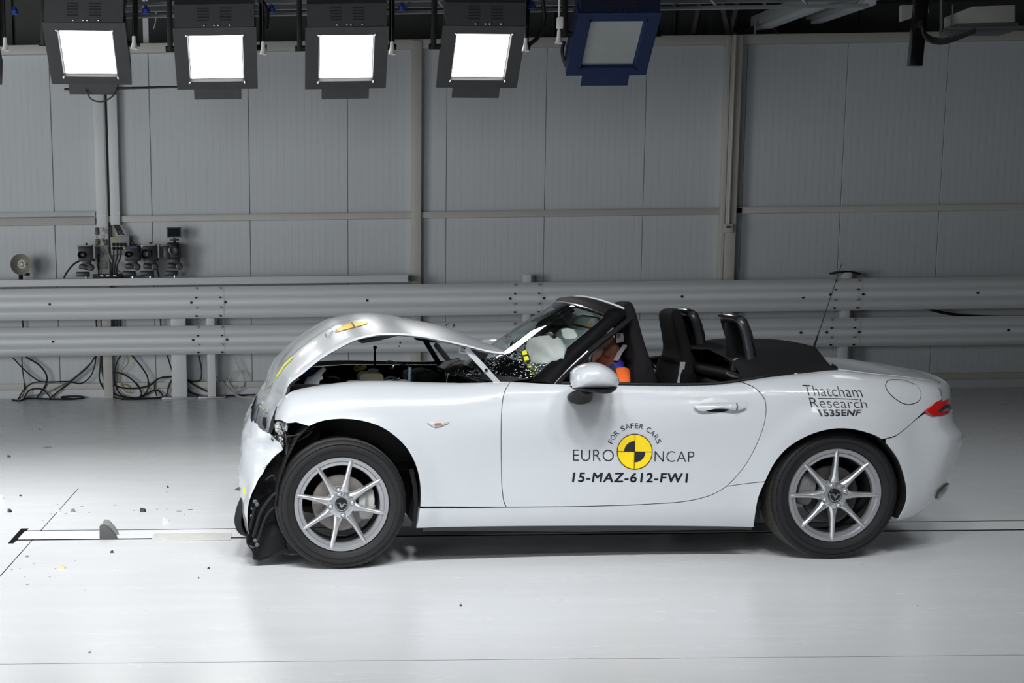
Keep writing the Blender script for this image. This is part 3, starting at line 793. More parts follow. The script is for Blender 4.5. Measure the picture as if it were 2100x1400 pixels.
# ------------------------------------------------------------------ wheels
M_barrel_shade = mat('shaded_rim_barrel', (.035, .035, .037), .5, metal=.4)  # unlit shade inside the rim put into its colour
M_tread = mat('dusty_tyre_tread', (.055, .052, .047), .8, var=.3, scale=25)
def make_wheel(name, ang, steer=0):
    w = empty(name, parent=car)                # local: y = 0 outer tyre face, +y inwards, axle at origin
    T = MB(); R = .3005
    prof = [(.2145, .020), (.222, .008), (.240, .000), (.258, -.004), (.272, -.002), (.284, .004), (.2925, .012), (.2965, .020),
            (.2985, .030), (.300, .055), (.300, .060), (.292, .0605), (.292, .067), (.300, .0675), (.3005, .0955), (.3005, .0955), (.2925, .0960), (.2925, .1025), (.3005, .103),
            (.300, .128), (.292, .1285), (.292, .135), (.300, .1355), (.2985, .160), (.2965, .175), (.2925, .183), (.284, .191), (.258, .198), (.240, .195), (.215, .175)]
    def md(k, j, r, h):
        if j in (6, 7, 8) and k % 4 == 0: return r-.002, h+.0015
        if j in (24, 25) and k % 4 == 0: return r-.002, h
        return r, h
    tp = T.lathe(prof, axis='y', n=288, mod=md).build('tire', M_rubber, w, smooth=30)
    tp.data.materials.append(M_tread)
    for f in tp.data.polygons:
        if .024 < f.center.y < .172 and f.center.xz.length > .29: f.material_index = 1
    for r_ in (.249, .277): MB().lathe([(r_-.0012, .0015), (r_-.0006, -.0052), (r_+.0006, -.0052), (r_+.0012, .0015)], axis='y', n=120).build('sidewall_ring', M_rubber, w, smooth=30)
    rim = [(.2165, .024), (.2170, .012), (.2150, .0075), (.1985, .0085), (.1972, .0165), (.1955, .0180), (.1942, .0150), (.1805, .0165), (.1780, .021), (.1765, .032)]
    MB().lathe(rim, axis='y', n=120).build('rim', M_alloy, w, smooth=30)
    MB().lathe([(.1765, .032), (.176, .10), (.180, .17), (.212, .185)], axis='y', n=96).build('rim_barrel', M_barrel_shade, w, smooth=30)
    for k in range(8):
        a = ang + k*pi/4
        rt = Vector((sin(a), 0, cos(a))); tn = Vector((cos(a), 0, -sin(a))); ax = Vector((0, 1, 0))
        S = []
        for r, hwid, yt, dep, hr in ((.030, .022, .020, .036, .013), (.050, .0225, .0125, .034, .0115), (.066, .0185, .0105, .032, .0085), (.085, .0145, .0090, .030, .0055), (.115, .0113, .0075, .026, .0045), (.150, .0102, .0060, .024, .0038), (.180, .0090, .0048, .022, .0032), (.200, .0080, .0045, .016, .0028), (.2085, .0068, .0062, .008, .0024)):
            c = rt*r
            S.append([c - tn*hwid*1.18 + ax*(yt+dep), c - tn*hwid + ax*(yt+.006), c - tn*hr + ax*yt, c + tn*hr + ax*yt, c + tn*hwid + ax*(yt+.006), c + tn*hwid*1.18 + ax*(yt+dep)])
        MB().loft(S, closed=True, capends=True).build('spoke', M_alloy, w, smooth=25, bevel=.0012, bseg=1)
    # hub boss (eight-lobed)
    H = MB()
    def hm_(k, j, r, h):
        return (r*(1+.07*cos(8*(2*pi*k/64 - (pi/2-ang)))) if j in (1, 2, 3) else r), h
    H.lathe([(.070, .045), (.066, .022), (.062, .0135), (.055, .0100), (.034, .0105), (.0335, .017), (.0, .017)], axis='y', n=64, mod=hm_).build('hub', M_alloy, w, smooth=30)
    for k in range(4):
        a = ang + pi/8 - pi/4*0 + k*pi/2 - pi/4*1 + pi/8*0
        c = Vector((.0495*sin(a), -.0075, .0495*cos(a)))
        MB().lathe([(.0155, .0165), (.0150, .0155), (.0125, .0165), (.0118, .019), (.0105, .0135), (.0075, .0085), (.0035, .0068), (0, .0066)], c=c, axis='y', n=20).build('lug_nut', M_alloy, w, smooth=40)
    cap = MB().lathe([(.029, .016), (.0285, .0065), (.026, .0045), (.0255, .0048), (0, .0042)], axis='y', n=40).build('hub_cap', M_gloss, w, smooth=30)
    E = MB(); E.lathe([(.0265, .0050), (.0262, .0032), (.0245, .0028), (.0238, .0050)], axis='y', n=40)
    E.build('emblem_oval', M_chrome, w, smooth=40)
    # winged emblem of the cap: two strokes meeting low in the middle inside an oval
    wing = [(-.0225, .004), (-.013, .0095), (-.006, .0065), (0, -.003), (.006, .0065), (.013, .0095), (.0225, .004), (.0125, .0055), (.0085, -.001), (.006, -.0085), (0, -.013), (-.006, -.0085), (-.0085, -.001), (-.0125, .0055)]
    ca, sa = cos(ang*.6), sin(ang*.6)
    MB().prism([Vector((x*ca+z*sa, .0025, -x*sa+z*ca)) for x, z in wing], (0, .003, 0)).build('emblem_wing', M_chrome, w, smooth=20)
    return w
M_disc = mat('brake_disc', (.30, .28, .26), .45, metal=.7, var=.15, scale=30); M_cal = mat('brake_caliper', (.40, .40, .39), .5, var=.12)
def brake(w, ca, dark=False):
    d = MB().lathe([(.05, .062), (.055, .058), (.075, .057), (.078, .066), (.129, .066), (.131, .07), (.129, .088), (.05, .088)], axis='y', n=64).build('brake_disc', M_disc if not dark else mat('dark_brake_disc', (.07, .068, .066), .5, metal=.6), w, smooth=30)
    mb = MB()
    rt = Vector((sin(ca), 0, cos(ca))); tn = Vector((cos(ca), 0, -sin(ca)))
    S = []
    for t, r0, r1, y0 in ((-.075, .10, .140, .052), (-.06, .088, .150, .044), (-.02, .082, .156, .040), (.02, .082, .156, .040), (.06, .088, .150, .044), (.075, .10, .140, .052)):
        S.append([rt*r0+tn*t+Vector((0, y0, 0)), rt*r1+tn*t+Vector((0, y0+.006, 0)), rt*r1+tn*t+Vector((0, .105, 0)), rt*r0+tn*t+Vector((0, .105, 0))])
    c = mb.loft(S, closed=True, capends=True).build('brake_caliper', M_cal if not dark else mat('dark_caliper', (.13, .13, .13), .5), w, smooth=30, bevel=.004)
    MB().box(rt*.118+Vector((0, .0385, 0)), (.012, .004, .07), (0, ca+pi/2, 0)).build('pad_clip', M_steel, w)
fw = make_wheel('front_wheel', rad(13)); brake(fw, rad(92))
rw = make_wheel('rear_wheel', rad(.5)); brake(rw, rad(-78), True)
fw.location = L(701, 1045, .004); fw.location.z = .2995; rw.location = (L(1713.5, 1025, .0).x, 0.0, .2995)
fw.rotation_euler = (0, 0, rad(1.2))
for wsrc, x in ((fw, fw.location.x), (rw, rw.location.x)):
    c = copy_tree(wsrc, car); c.location = (x, 2*CYM, .2995); c.rotation_euler = (0, 0, pi)
# ------------------------------------------------------------------ buckled bonnet
near_e = [(1036, 722), (1003, 718.6), (946, 704), (874, 688.6), (820, 683), (783, 683), (760, 686), (731, 693), (703, 706), (660, 731), (620, 763), (594, 783), (587, 800), (583, 817), (575, 829), (566, 846), (557, 868), (553, 888)]
ctr_e = [(980, 696.5), (950, 684), (897, 666), (831, 652.5), (782, 643.2), (745, 642.8), (727, 644.5), (703, 649.5), (676, 658.5), (634, 685), (598, 713), (572, 741), (556, 766), (545, 799), (536, 813), (526, 828), (514, 850), (505, 878)]
near_p = spline([L(u, v, .17) for u, v in near_e], 5); ctr_p = spline([L(u, v, CYM) for u, v in ctr_e], 5)
NS = len(near_p)
def hood_pt(i, t, lift=0.):
    """i: station (float index), t: 0 near edge .. 1 centre .. 2 far edge"""
    a = min(NS-1.001, max(0, i)); k = int(a); f = a-k
    n = near_p[k].lerp(near_p[k+1], f); c = ctr_p[k].lerp(ctr_p[k+1], f)
    tt = t if t <= 1 else 2-t
    w_ = 1-(1-tt)**2.1
    p = n.lerp(c, w_); y = .17 + (CYM-.17)*tt
    # long fold running from the nose up and a dent
    fr = i/NS
    p = Vector((p.x, y, p.z))
    cr = .012*exp(-((tt-.50)/.07)**2)*max(0, min(1, (fr-.30)/.2))
    wr = min(1, max(0, (fr-.66)/.22))
    nz = noise.noise(Vector((p.x*9, tt*5, p.z*9)))*.022*wr + noise.noise(Vector((p.x*30, tt*26, p.z*12)))*.010*wr
    p += Vector((-.4, 0, .8))*(cr+nz+lift)
    if t > 1: p.y = 2*CYM-p.y
    return p
NT = 24
rows = []
for i in range(NS):
    r = [hood_pt(i, 2*j/NT) for j in range(NT+1)]
    n0, n1 = r[0], r[-1]
    inn = Vector((.008 if i > NS*.6 else 0, .012, -.007 if i < NS*.75 else -.002))
    lip0 = [n0+inn*2+Vector((0, .015, -.002)), n0+inn*1.1, n0+Vector((0, -.004, -.008))]
    mir_ = lambda p: Vector((p.x, 2*CYM-p.y, p.z))
    rows.append(lip0 + r + [mir_(p) for p in reversed(lip0)])
hood = MB().loft(rows).build('bonnet', M_paint, car, smooth=50)
M_under = mat('bonnet_underside', (.30, .31, .32), .6)
rows = [[hood_pt(i, .05+1.9*j/12) + Vector((.012 if i > NS*.6 else .0, 0, -.018 if i < NS*.75 else -.008)) for j in range(13)] for i in range(0, NS-6, 2)]
MB().loft(rows).build('bonnet_inner_panel', M_under, hood, smooth=50)
# torn underside flap
MB().prism([L(u, v, .30) for u, v in ((733, 699), (742, 704), (775, 699), (815, 689), (790, 689))], (0, .02, .004)).build('torn_flap', M_darkmetal, hood, smooth=0)
# markings on the bonnet
def hood_px(u, v, lift=0.004):
    best = None
    from_i = 0
    for i in range(0, NS-1):
        for j in range(0, 12):
            p = hood_pt(i, j/11)
            wpt = CAR0 + CT*p.x + CN*p.y + Vector((0, 0, p.z)) - Vector((0, 0, CH))
            d = wpt.dot(_F); uu = PX+FL*wpt.dot(_R)/d; vv = PY-FL*wpt.dot(_U)/d
            e = (uu-u)**2+(vv-v)**2
            if best is None or e < best[0]: best = (e, i, j/11)
    return best[1], best[2]
mi, mt = hood_px(724, 668)
di = hood_px(760, 658); di0 = hood_px(690, 679)
ra = abs(di[0]-di0[0])/2*.92
M_bonyel = mat('bonnet_yellow_vinyl', (.85, .55, .01), .4)
def hplace(x, y, lift): return hood_pt(mi+x*ra, mt+y*.08, lift)
e2 = disc_rings('crash_test_emblem', 0, 0, 0, 1, 0, 360, M_bonyel, hood, .0035, place=hplace)
flat_patch('cross_line', [[(-1, -.05), (1, -.05), (1, .05), (-1, .05)]], M_ink, e2, .005, place=hplace)
flat_patch('cross_line', [[(-.05, -1.2), (.05, -1.2), (.05, 1.2), (-.05, 1.2)]], M_ink, e2, .005, place=hplace)
# marker tape down the crumpled nose
ti = [hood_px(u, v) for u, v in ((599, 735), (585, 752), (570, 772), (556, 790), (548, 800))]
M_tape = mat('marker_tape_yellow', (.60, .62, .05), .5)
for a, b in zip(ti, ti[1:]):
    flat_patch('marker_tape', [[hood_pt(*a, .004), hood_pt(*b, .004), hood_pt(b[0], b[1]-.035, .004), hood_pt(a[0], a[1]-.035, .004)]], M_tape, hood, 0, place=lambda x, y, l: Vector((x, y, l))) if False else None
mb = MB(); mb.loft([[hood_pt(i, t-.02, .005), hood_pt(i, t+.025, .005)] for i, t in ti]); mb.build('marker_tape', M_tape, hood, smooth=0)
# small dark strokes of the worn lettering
si, st = hood_px(680, 686)
for k in range(7):
    a, b = si-1.6+.5*k, st+.03*((k*3) % 5-2)
    MB().loft([[hood_pt(a, b-.05, .005), hood_pt(a, b+.05, .005)], [hood_pt(a+.16, b-.05, .005), hood_pt(a+.16, b+.05, .005)]]).build('worn_lettering', M_ink, hood, smooth=0)

# ------------------------------------------------------------------ crushed front bumper
Lf = smoothtab([(815, 530), (830, 521), (847, 513.7), (876, 501.6), (917, 495.5), (946, 490.6), (966, 489.4), (990, 491), (1017, 494), (1050, 497), (1080, 503), (1094, 508)], 4)
Rf = smoothtab([(815, 551), (830, 553), (850, 552), (880, 556), (897, 560), (907, 572), (922, 579), (929, 567), (949, 550), (961, 543), (985, 528), (1007, 518.6), (1034, 511), (1063, 509), (1094, 510)], 3)
rows = []
def vtop(f):
    t = 893-50*min(1, f/.25)**.8 + 7*noise.noise(Vector((f*14, 2, 5))) + 4*noise.noise(Vector((f*40, 1, 2)))
    return t if f < .85 else t+30*(f-.85)/.15
for i in range(56):
    row = []
    for k in range(72):
        f = k/71; v = vtop(f)+(1094-vtop(f))*i/55
        ul, ur = interp(Lf, v), interp(Rf, v); ur = max(ur, ul+3)
        pr = L(ur, v, .03); pl = L(ul, v, .24)
        if f < .25:
            a = f/.25; x = pr.x+(pl.x-pr.x)*(1-(1-a)**1.7); y = .03+(.24-.03)*a**1.5; z = pr.z+(pl.z-pr.z)*a
        elif f < .8:
            a = (f-.25)/.55; x = pl.x + .085*a - .012*sin(a*pi); y = .24+1.16*a; z = pl.z
        else:
            a = (f-.8)/.2; x = pl.x+.085 + (pr.x+.05-pl.x-.085)*a**1.7; y = 1.40+.21*(1-(1-a)**1.5); z = pl.z
        d = noise.noise(Vector((x*11, y*6, z*8)))*.012 + noise.noise(Vector((x*25, y*18+4, z*20)))*.006
        if f > .25: d *= 1.2
        if v < 930: d *= 1.5
        d += noise.noise(Vector((x*50, y*40, z*26)))*.006*(1 if v < 930 else .4)
        row.append(Vector((x-d*.6+(.012 if f > .25 else 0)*0, y+d*(1 if f < .2 else .2)*.8, z+d*.2)))
    rows.append(row)
fb = MB().loft(rows).build('front_bumper', M_paint, car, smooth=24)
# dark vent hole, lip and hanging scraps
def bump_y(u, v):
    ul, ur = interp(Lf, v), interp(Rf, v); a = max(0, min(1, (ur-u)/max(3, ur-ul))); return .03+.21*a**1.5-.012
def scrap(name, pts, y, d, m, par=fb):
    return MB().prism([L(u, v, bump_y(u, v) if y is None else y) for u, v in pts], (0, d, 0)).build(name, m, par, smooth=0)
def hood_scrap(name, pts, m):
    c = (sum(p[0] for p in pts)/len(pts), sum(p[1] for p in pts)/len(pts)); P = []
    for u, v in pts: P.append(hood_pt(*hood_px(u, v))+Vector((-.003, -.004, .003)))
    return MB().prism(P, (.002, .008, 0)).build(name, m, hood, smooth=0)
scrap('tow_eye_hole', ell(506, 919.5, 6.5, 13.5, .3, 18), None, .03, M_gloss)
scrap('chrome_shard', [(504, 926), (508, 922), (511, 929), (507, 934)], None, .004, M_chrome)
hood_scrap('dark_slot', [(540, 856), (547, 858), (548, 874), (544, 878), (541, 870)], M_dark)
for pts, m_ in (([(529, 820), (534, 818), (540, 824), (537, 829), (531, 827)], M_lens), ([(532, 834), (534, 833), (534.5, 837), (532.5, 838)], M_tape), ([(541, 840), (543, 838), (544, 842), (542, 843)], M_tape), ([(523, 857), (526, 855), (524, 872), (521, 878), (520, 868)], M_lens), ([(520, 880), (523, 879), (520, 892), (518, 888)], M_lens), ([(530, 838), (532, 837), (527, 856), (525, 857)], M_greyplast), ([(546, 838), (549, 838), (548, 848), (545, 848)], M_lens), ([(536, 884), (543, 882), (546, 889), (538, 891)], M_lens)): hood_scrap('lens_splinter', pts, m_)
scrap('dark_slot', [(566, 836), (569, 833), (562, 858), (563, 872), (556, 890), (551, 884), (556, 862)], -.015, .012, M_dark)

scrap('hanging_scrap', [(480, 1004.5), (494, 996), (494, 1006)], .3, .01, M_greyplast)
scrap('hanging_scrap', [(490, 961), (496, 975), (495, 986), (489, 975)], .3, .012, M_greyplast)
for pts, m_ in (([(556, 898), (562, 902), (558, 906), (552, 903)], M_gloss), ([(538, 918), (541, 922), (537, 929), (534, 922)], M_lens), ([(546, 905), (555, 909), (548, 915), (541, 911)], M_chrome), ([(540, 952), (546, 950), (545, 957), (540, 958)], M_lens)): scrap('lens_splinter', pts, None, .006, m_)
# lower grille lip, curved dark plastic
lip = [L(u, v, .22) for u, v in ((496, 1016), (488, 1032), (483, 1048), (480.5, 1068), (485, 1086), (494, 1096), (506, 1100))]
rows = []
for i, p in enumerate(spline(lip, 4)):
    rows.append([p + Vector((.03, -.02, -.004)), p + Vector((0, 0, 0)), p + Vector((.035, .4, 0)), p+Vector((.06, CYM-.22, 0)), p+Vector((.10, 1.18, 0))])
MB().loft(rows).build('bumper_lip', M_black, fb, smooth=40, solid=.008)
scrap('fog_chip', [(498, 1000), (503, 998), (505, 1010), (500, 1012)], -.004, .004, M_tape)
# headlight remains
M_lens = mat('broken_lamp_plastic', (.70, .72, .73), .12, coat=.6, trans=.25)
hl = empty('headlight', parent=car)
random.seed(5)
for k, (pts, y) in enumerate((([(563, 872), (570, 864), (584, 865), (588, 876), (582, 890), (572, 893), (565, 884)], .06), ([(570, 893), (577, 890), (579, 912), (572, 912)], .05), ([(586, 866), (592, 872), (588, 885), (583, 880)], .04))):
    mb = MB(); P = [L(u, v, y) for u, v in resample(pts, 4)]; c = sum(P, Vector())/len(P)
    rr = [[p+Vector((0, .05, 0)) for p in P]]
    for s_ in (1, .75, .5, .2): rr.append([c+(p-c)*s_+Vector((0, -.012*random.random()-.01*(1-s_), random.uniform(-.004, .004))) for p in P])
    mb.loft(rr, closed=True, capends=True).build('lens_fragment', M_lens, hl, smooth=0)
mb = MB(); mb.ball(L(578, 905, .10), .035, 14, (1.3, 1, 1)); mb.build('lamp_bowl', M_chrome, hl)
for pts in ([(556, 892), (600, 893.5), (640, 878), (646, 872)], [(596, 915), (610, 904), (628, 894), (640, 884)], [(575, 868), (582, 890), (588, 905), (586, 922)]):
    MB().tube(spline([L(u, v, .02) for u, v in pts], 4), .0028, 6).build('loose_wire', M_black, hl)
mb = MB(); S = []
for u, v, r in ((586, 884, .012), (589, 895, .02), (590, 908, .022), (590, 922, .02), (588, 932, .012)): S.append((L(u, v, .07), r))
mb.tube([p for p, r in S], [r for p, r in S], 12).build('lamp_motor', M_gloss, hl)
# dark plastic hanging below: wheel arch liner front and undertray
lin = [(588, 868), (640, 878), (655, 872), (650, 900), (600, 935), (575, 975), (566, 1030), (572, 1080), (588, 1120), (560, 1134), (535, 1142), (519, 1134), (508, 1112), (507, 1080), (511, 1040), (519, 1010), (530, 985), (545, 958), (570, 930), (582, 915)]
def rough(pts, y, amp, sub=4):
    P = spline([L(u, v, y) for u, v in pts], sub, True); return [p+Vector((noise.noise(p*30)*amp*.4, noise.noise(p*14)*amp, noise.noise(p*22)*amp*.4)) for p in P]
P = rough(lin, .10, .02); c = sum(P, Vector())/len(P)
rr = [[p+Vector((0, .25, 0)) for p in P]] + [[c+(p-c)*k+Vector((0, noise.noise((c+(p-c)*k)*11)*.05+.02*(1-k), 0)) for p in P] for k in (1, .85, .7, .5, .3, .1)]
liner = MB().loft(rr, closed=True, capends=True).build('arch_liner_front', M_matte, car, smooth=30)
for pts, r in (([(520, 1100), (535, 1050), (556, 1020), (568, 1010)], .010), ([(528, 1110), (545, 1060), (562, 1040)], .008), ([(545, 985), (552, 978), (560, 975), (566, 985)], .006), ([(512, 1085), (518, 1060), (522, 1040)], .009)):
    MB().tube(spline([L(u, v, .05) for u, v in pts], 4), r, 8).build('liner_ridge', M_black, liner)
for k, (u, v) in enumerate(((523, 1028), (520, 1040), (527, 1034), (517, 1060), (524, 1108), (518, 1118), (527, 1117))):
    MB().ball(L(u, v, .05), .012, 8, (1, .6, 1.5 if k % 2 else .8), (0, k, 0)).build('torn_clip', M_gloss if k % 2 else M_greyplast, liner, smooth=0)
tray = [(509, 1108), (516, 1122), (519, 1133), (518.5, 1147), (532, 1150), (566, 1141), (592, 1130), (585, 1120), (545, 1128), (524, 1128)]
P = [L(u, v, .10) for u, v in tray]
MB().prism(P, (0, .5, 0)).build('undertray_flap', M_black, car, smooth=0, bevel=.004)

# ------------------------------------------------------------------ wheel housings, floor pan, engine bay
def housing(name, arch, ycut, deep, xc):
    P = [on_body(u, v, -.004) for u, v in arch]
    rows = [[Vector((p.x, p.y, p.z)) for p in P], [Vector((xc+(p.x-xc)*1.03, .10, .3+(p.z-.3)*1.03)) for p in P], [Vector((xc+(p.x-xc)*1.02, deep, .3+(p.z-.3)*1.02)) for p in P], [Vector((xc+(p.x-xc)*.05, deep, .3+(p.z-.3)*.05)) for p in P]]
    for mir in (0, 1):
        rr = [[Vector((p.x, 2*CYM-p.y, p.z)) for p in r] for r in rows] if mir else rows
        MB().loft(rr).build(name, M_dark, car, smooth=50)
fa = [(566, 1040), (572, 990), (590, 940), (610, 900), (633, 875)] + front_arch + [(861, 1060), (856, 1080)]
housing('wheel_housing', fa, 0, .36, .02); housing('wheel_housing', rear_arch, 0, .36, XR)
# visible splash liner behind the front tyre
MB().loft([[L(u, v, y) for y in (.03, .25)] for u, v in ((848, 960), (856, 1000), (858, 1040), (855, 1070), (851, 1084))]).build('splash_liner', M_matte, car, solid=.02)
MB().box((.355+.06, .18, .21), (.03, .2, .10)).build('sill_end', M_whitemetal, car)
pan_ = MB(); pan_.box((1.16, CYM, .215), (1.62, 1.36, .12)); pan_.box((1.16, CYM, .26), (2.9, .9, .14)); 
MB().box((1.16, CYM, .225), (1.62, 1.40, .10)).build('floor_pan', M_dark, car)
MB().box((1.2, CYM, .30), (3.1, .86, .14)).build('underbody_tunnel', M_dark, car)
MB().box((2.62, CYM, .40), (.5, 1.1, .2)).build('rear_undertray', M_dark, car)
# engine bay: inner walls and engine block
for s in (0, 1):
    yy = .20 if not s else 2*CYM-.20
    prof = [(-.28, .60), (-.25, .72), (-.20, .80), (-.05, .835), (.15, .845), (.4, .84), (.68, .835), (.72, .5), (-.28, .45)]
    MB().prism([Vector((x, yy, z-.015)) for x, z in prof], (0, .05 if not s else -.05, 0)).build('inner_wing', M_black, car, smooth=0)
MB().box((.18, CYM, .52), (.95, 1.2, .20)).build('engine_bay_floor', M_dark, car)
eng = empty('engine', parent=car)
MB().box((.12, CYM+.02, .66), (.62, .46, .20)).build('engine_cover', M_black, eng, bevel=.03)
MB().box((.30, CYM+.30, .68), (.34, .26, .16)).build('intake_box', M_black, eng, bevel=.02)
for i in range(4): MB().tube([(-.08+.14*i, CYM-.22, .72), (-.08+.14*i, CYM-.30, .70), (-.08+.14*i, CYM-.34, .62)], .028, 10).build('intake_runner', M_darkmetal, eng)
M_beige = mat('beige_plastic_tank', (.62, .55, .42), .5); M_blue = mat('blue_cap', (.03, .05, .32), .4); M_greybr = mat('grey_bracket', (.22, .23, .235), .5)
def pbox(name, px, y, d, m, par, bevel=.004, rotx=None):
    P = [L(u, v, y) for u, v in px]; return MB().prism(P, (0, d, 0)).build(name, m, par, bevel=bevel, smooth=30)
pbox('fluid_tank', [(737, 783), (738, 769), (745, 765), (782, 765.5), (787, 770), (788, 783)], .52, .14, M_beige, eng, .008)
pbox('washer_tank_cap', sp2([(623, 773), (622, 762), (632, 757), (645, 758), (649, 766), (645, 775)], 3), .34, .07, M_blue, eng, .004)
pbox('lamp_bracket', [(623, 787), (630, 773), (641, 770), (663, 752), (670, 757), (660, 769), (664, 776), (656, 781), (655, 789)], .26, .05, M_greybr, eng, .004)
pbox('bracket_foot', [(596, 789), (603, 783), (607, 788), (604, 792)], .24, .03, M_lens, eng)
MB().tube([L(768, 785, .8), L(768.5, 735, .8), L(769, 715, .8)], [.006, .006, .004], 8).build('dipstick', M_black, eng)
MB().ball(L(769, 712.5, .8), .010, 10).build('dipstick_knob', M_black, eng)
M_oily = mat('yellow_handle', (.55, .50, .12), .4)
MB().tube(spline([L(u, v, .6) for u, v in ((727, 754), (731, 751), (736, 753), (735, 758), (729, 759))], 4, True), .006, 8).build('oil_loop', M_oily, eng)
MB().tube(spline([L(u, v, .6) for u, v in ((737, 757), (742, 752), (750, 750), (746, 755), (740, 758))], 4), .006, 8).build('oil_loop', M_oily, eng)
MB().tube(spline([L(u, v, .75) for u, v in ((794, 742), (804, 743), (808, 748), (805, 755), (799, 756.5))], 4), .008, 8).build('hose_clip', M_chrome, eng)
MB().tube([L(812, 743, .9), L(832, 748, .9)], .005, 8).build('steel_pipe', M_chrome, eng)
MB().tube([L(841, 753, .5), L(840, 783, .5)], .008, 8).build('fluid_pipe', mat('pale_blue_pipe', (.45, .62, .72), .3), eng)
MB().tube([L(837, 742, .9), L(838, 785, .9)], .004, 6).build('thin_pipe', M_steel, eng)
for pts in ([(752, 778), (765, 774.5), (778, 777)], [(786, 780), (800, 773), (815, 777)], [(672, 774), (685, 773), (697, 778)], [(755, 760), (765, 757.5), (775, 760)], [(805, 778), (812, 781), (820, 775)]):
    MB().tube(spline([L(u, v, .55) for u, v in pts], 4), .007, 8).build('hose', M_steel, eng)
MB().prism([L(u, v, .55) for u, v in ((842, 768), (880, 762), (905, 768), (900, 776), (880, 786), (842, 786))], (0, .3, 0)).build('brake_booster_cover', M_black, eng, bevel=.01)
# scuttle between bonnet and windscreen
sc0 = L(880, 775, .25); sc1 = L(1092, 779, .18)
rows = []
for i in range(9):
    a = i/8; x = .64+(sc1.x+.03-.64)*a
    rows.append([Vector((x-.10*sin(pi*j/12)*a, .16+1.32*j/12, .815+.035*a+.035*sin(pi*j/12)*a)) for j in range(13)])
scut = MB().loft(rows).build('scuttle', M_matte, car, smooth=40)
random.seed(11)
M_chip = mat('glass_chip', (.8, .86, .86), .1, coat=.5)
mb = MB()
for k in range(150):
    u = random.gauss(985, 28); v = 778-abs(random.gauss(0, 5))-(985-u)*-.05
    y = .28+random.random()*.3; p = L(u, v, y)
    s = random.uniform(.0015, .0035); mb.box((p.x, p.y, max(p.z, .845)+.012), (s, s, s), (random.random()*3, random.random()*3, 0))
o = mb.build('glass_chips', M_chip, scut, smooth=0, merge=0); o['kind'] = 'stuff'
for a, b, wd in (((895, 754), (985, 783), .010), ((905, 757), (1000, 785), .006), ((925, 765), (1012, 784), .01)):
    MB().tube([L(*a, .40), L(*b, .24)], wd*.7, 6).build('wiper_arm', M_gloss, scut)
# bonnet hinges
def bar(name, p, q, wd, th, m, par, hole=None):
    p, q = Vector(p), Vector(q); d = (q-p).normalized(); n = Vector((0, 1, 0)); s = d.cross(n)
    P = []
    for k in range(7): a = pi*k/6; P.append(p + s*wd*cos(a) - d*wd*sin(a))
    for k in range(7): a = pi*k/6; P.append(q - s*wd*cos(a) + d*wd*sin(a))
    return MB().prism(P, (0, th, 0)).build(name, m, par, bevel=.001, bseg=1)
M_hinge = mat('hinge_grey_white', (.50, .52, .54), .4)
hg = bar('bonnet_hinge', L(959, 718, .20), L(1022, 786, .20), .0125, .006, M_hinge, car)
MB().lathe([(.007, -.004), (.007, .002), (0, .002)], c=L(997, 758.5, .197), axis='y', n=14).build('hinge_hole', M_dark, hg)
MB().tube([L(u, v, .22) for u, v in ((944, 713), (943, 722), (958, 724), (966, 727))], .006, 8).build('hinge_bracket', M_hinge, hg)
pbox('hinge_plate', [(945, 711), (984, 718), (1003, 724), (998, 733), (985, 738), (962, 722)], .26, .01, M_darkmetal, hg)
h2 = bar('bonnet_hinge', L(872, 698, 1.30), L(907, 756, 1.30), .013, .008, M_gloss, car)
bar('hinge_link', L(895, 708, 1.36), L(925, 745, 1.36), .014, .006, M_hinge, h2)
pbox('strut_brace', [(895, 757), (912, 741), (942, 734), (946, 738), (925, 745), (906, 762)], .7, .03, M_hinge, eng)
pbox('hinge_plate', [(849, 691), (878, 692), (884, 697), (905, 703), (884, 702), (853, 697)], 1.2, .04, M_darkmetal, h2)
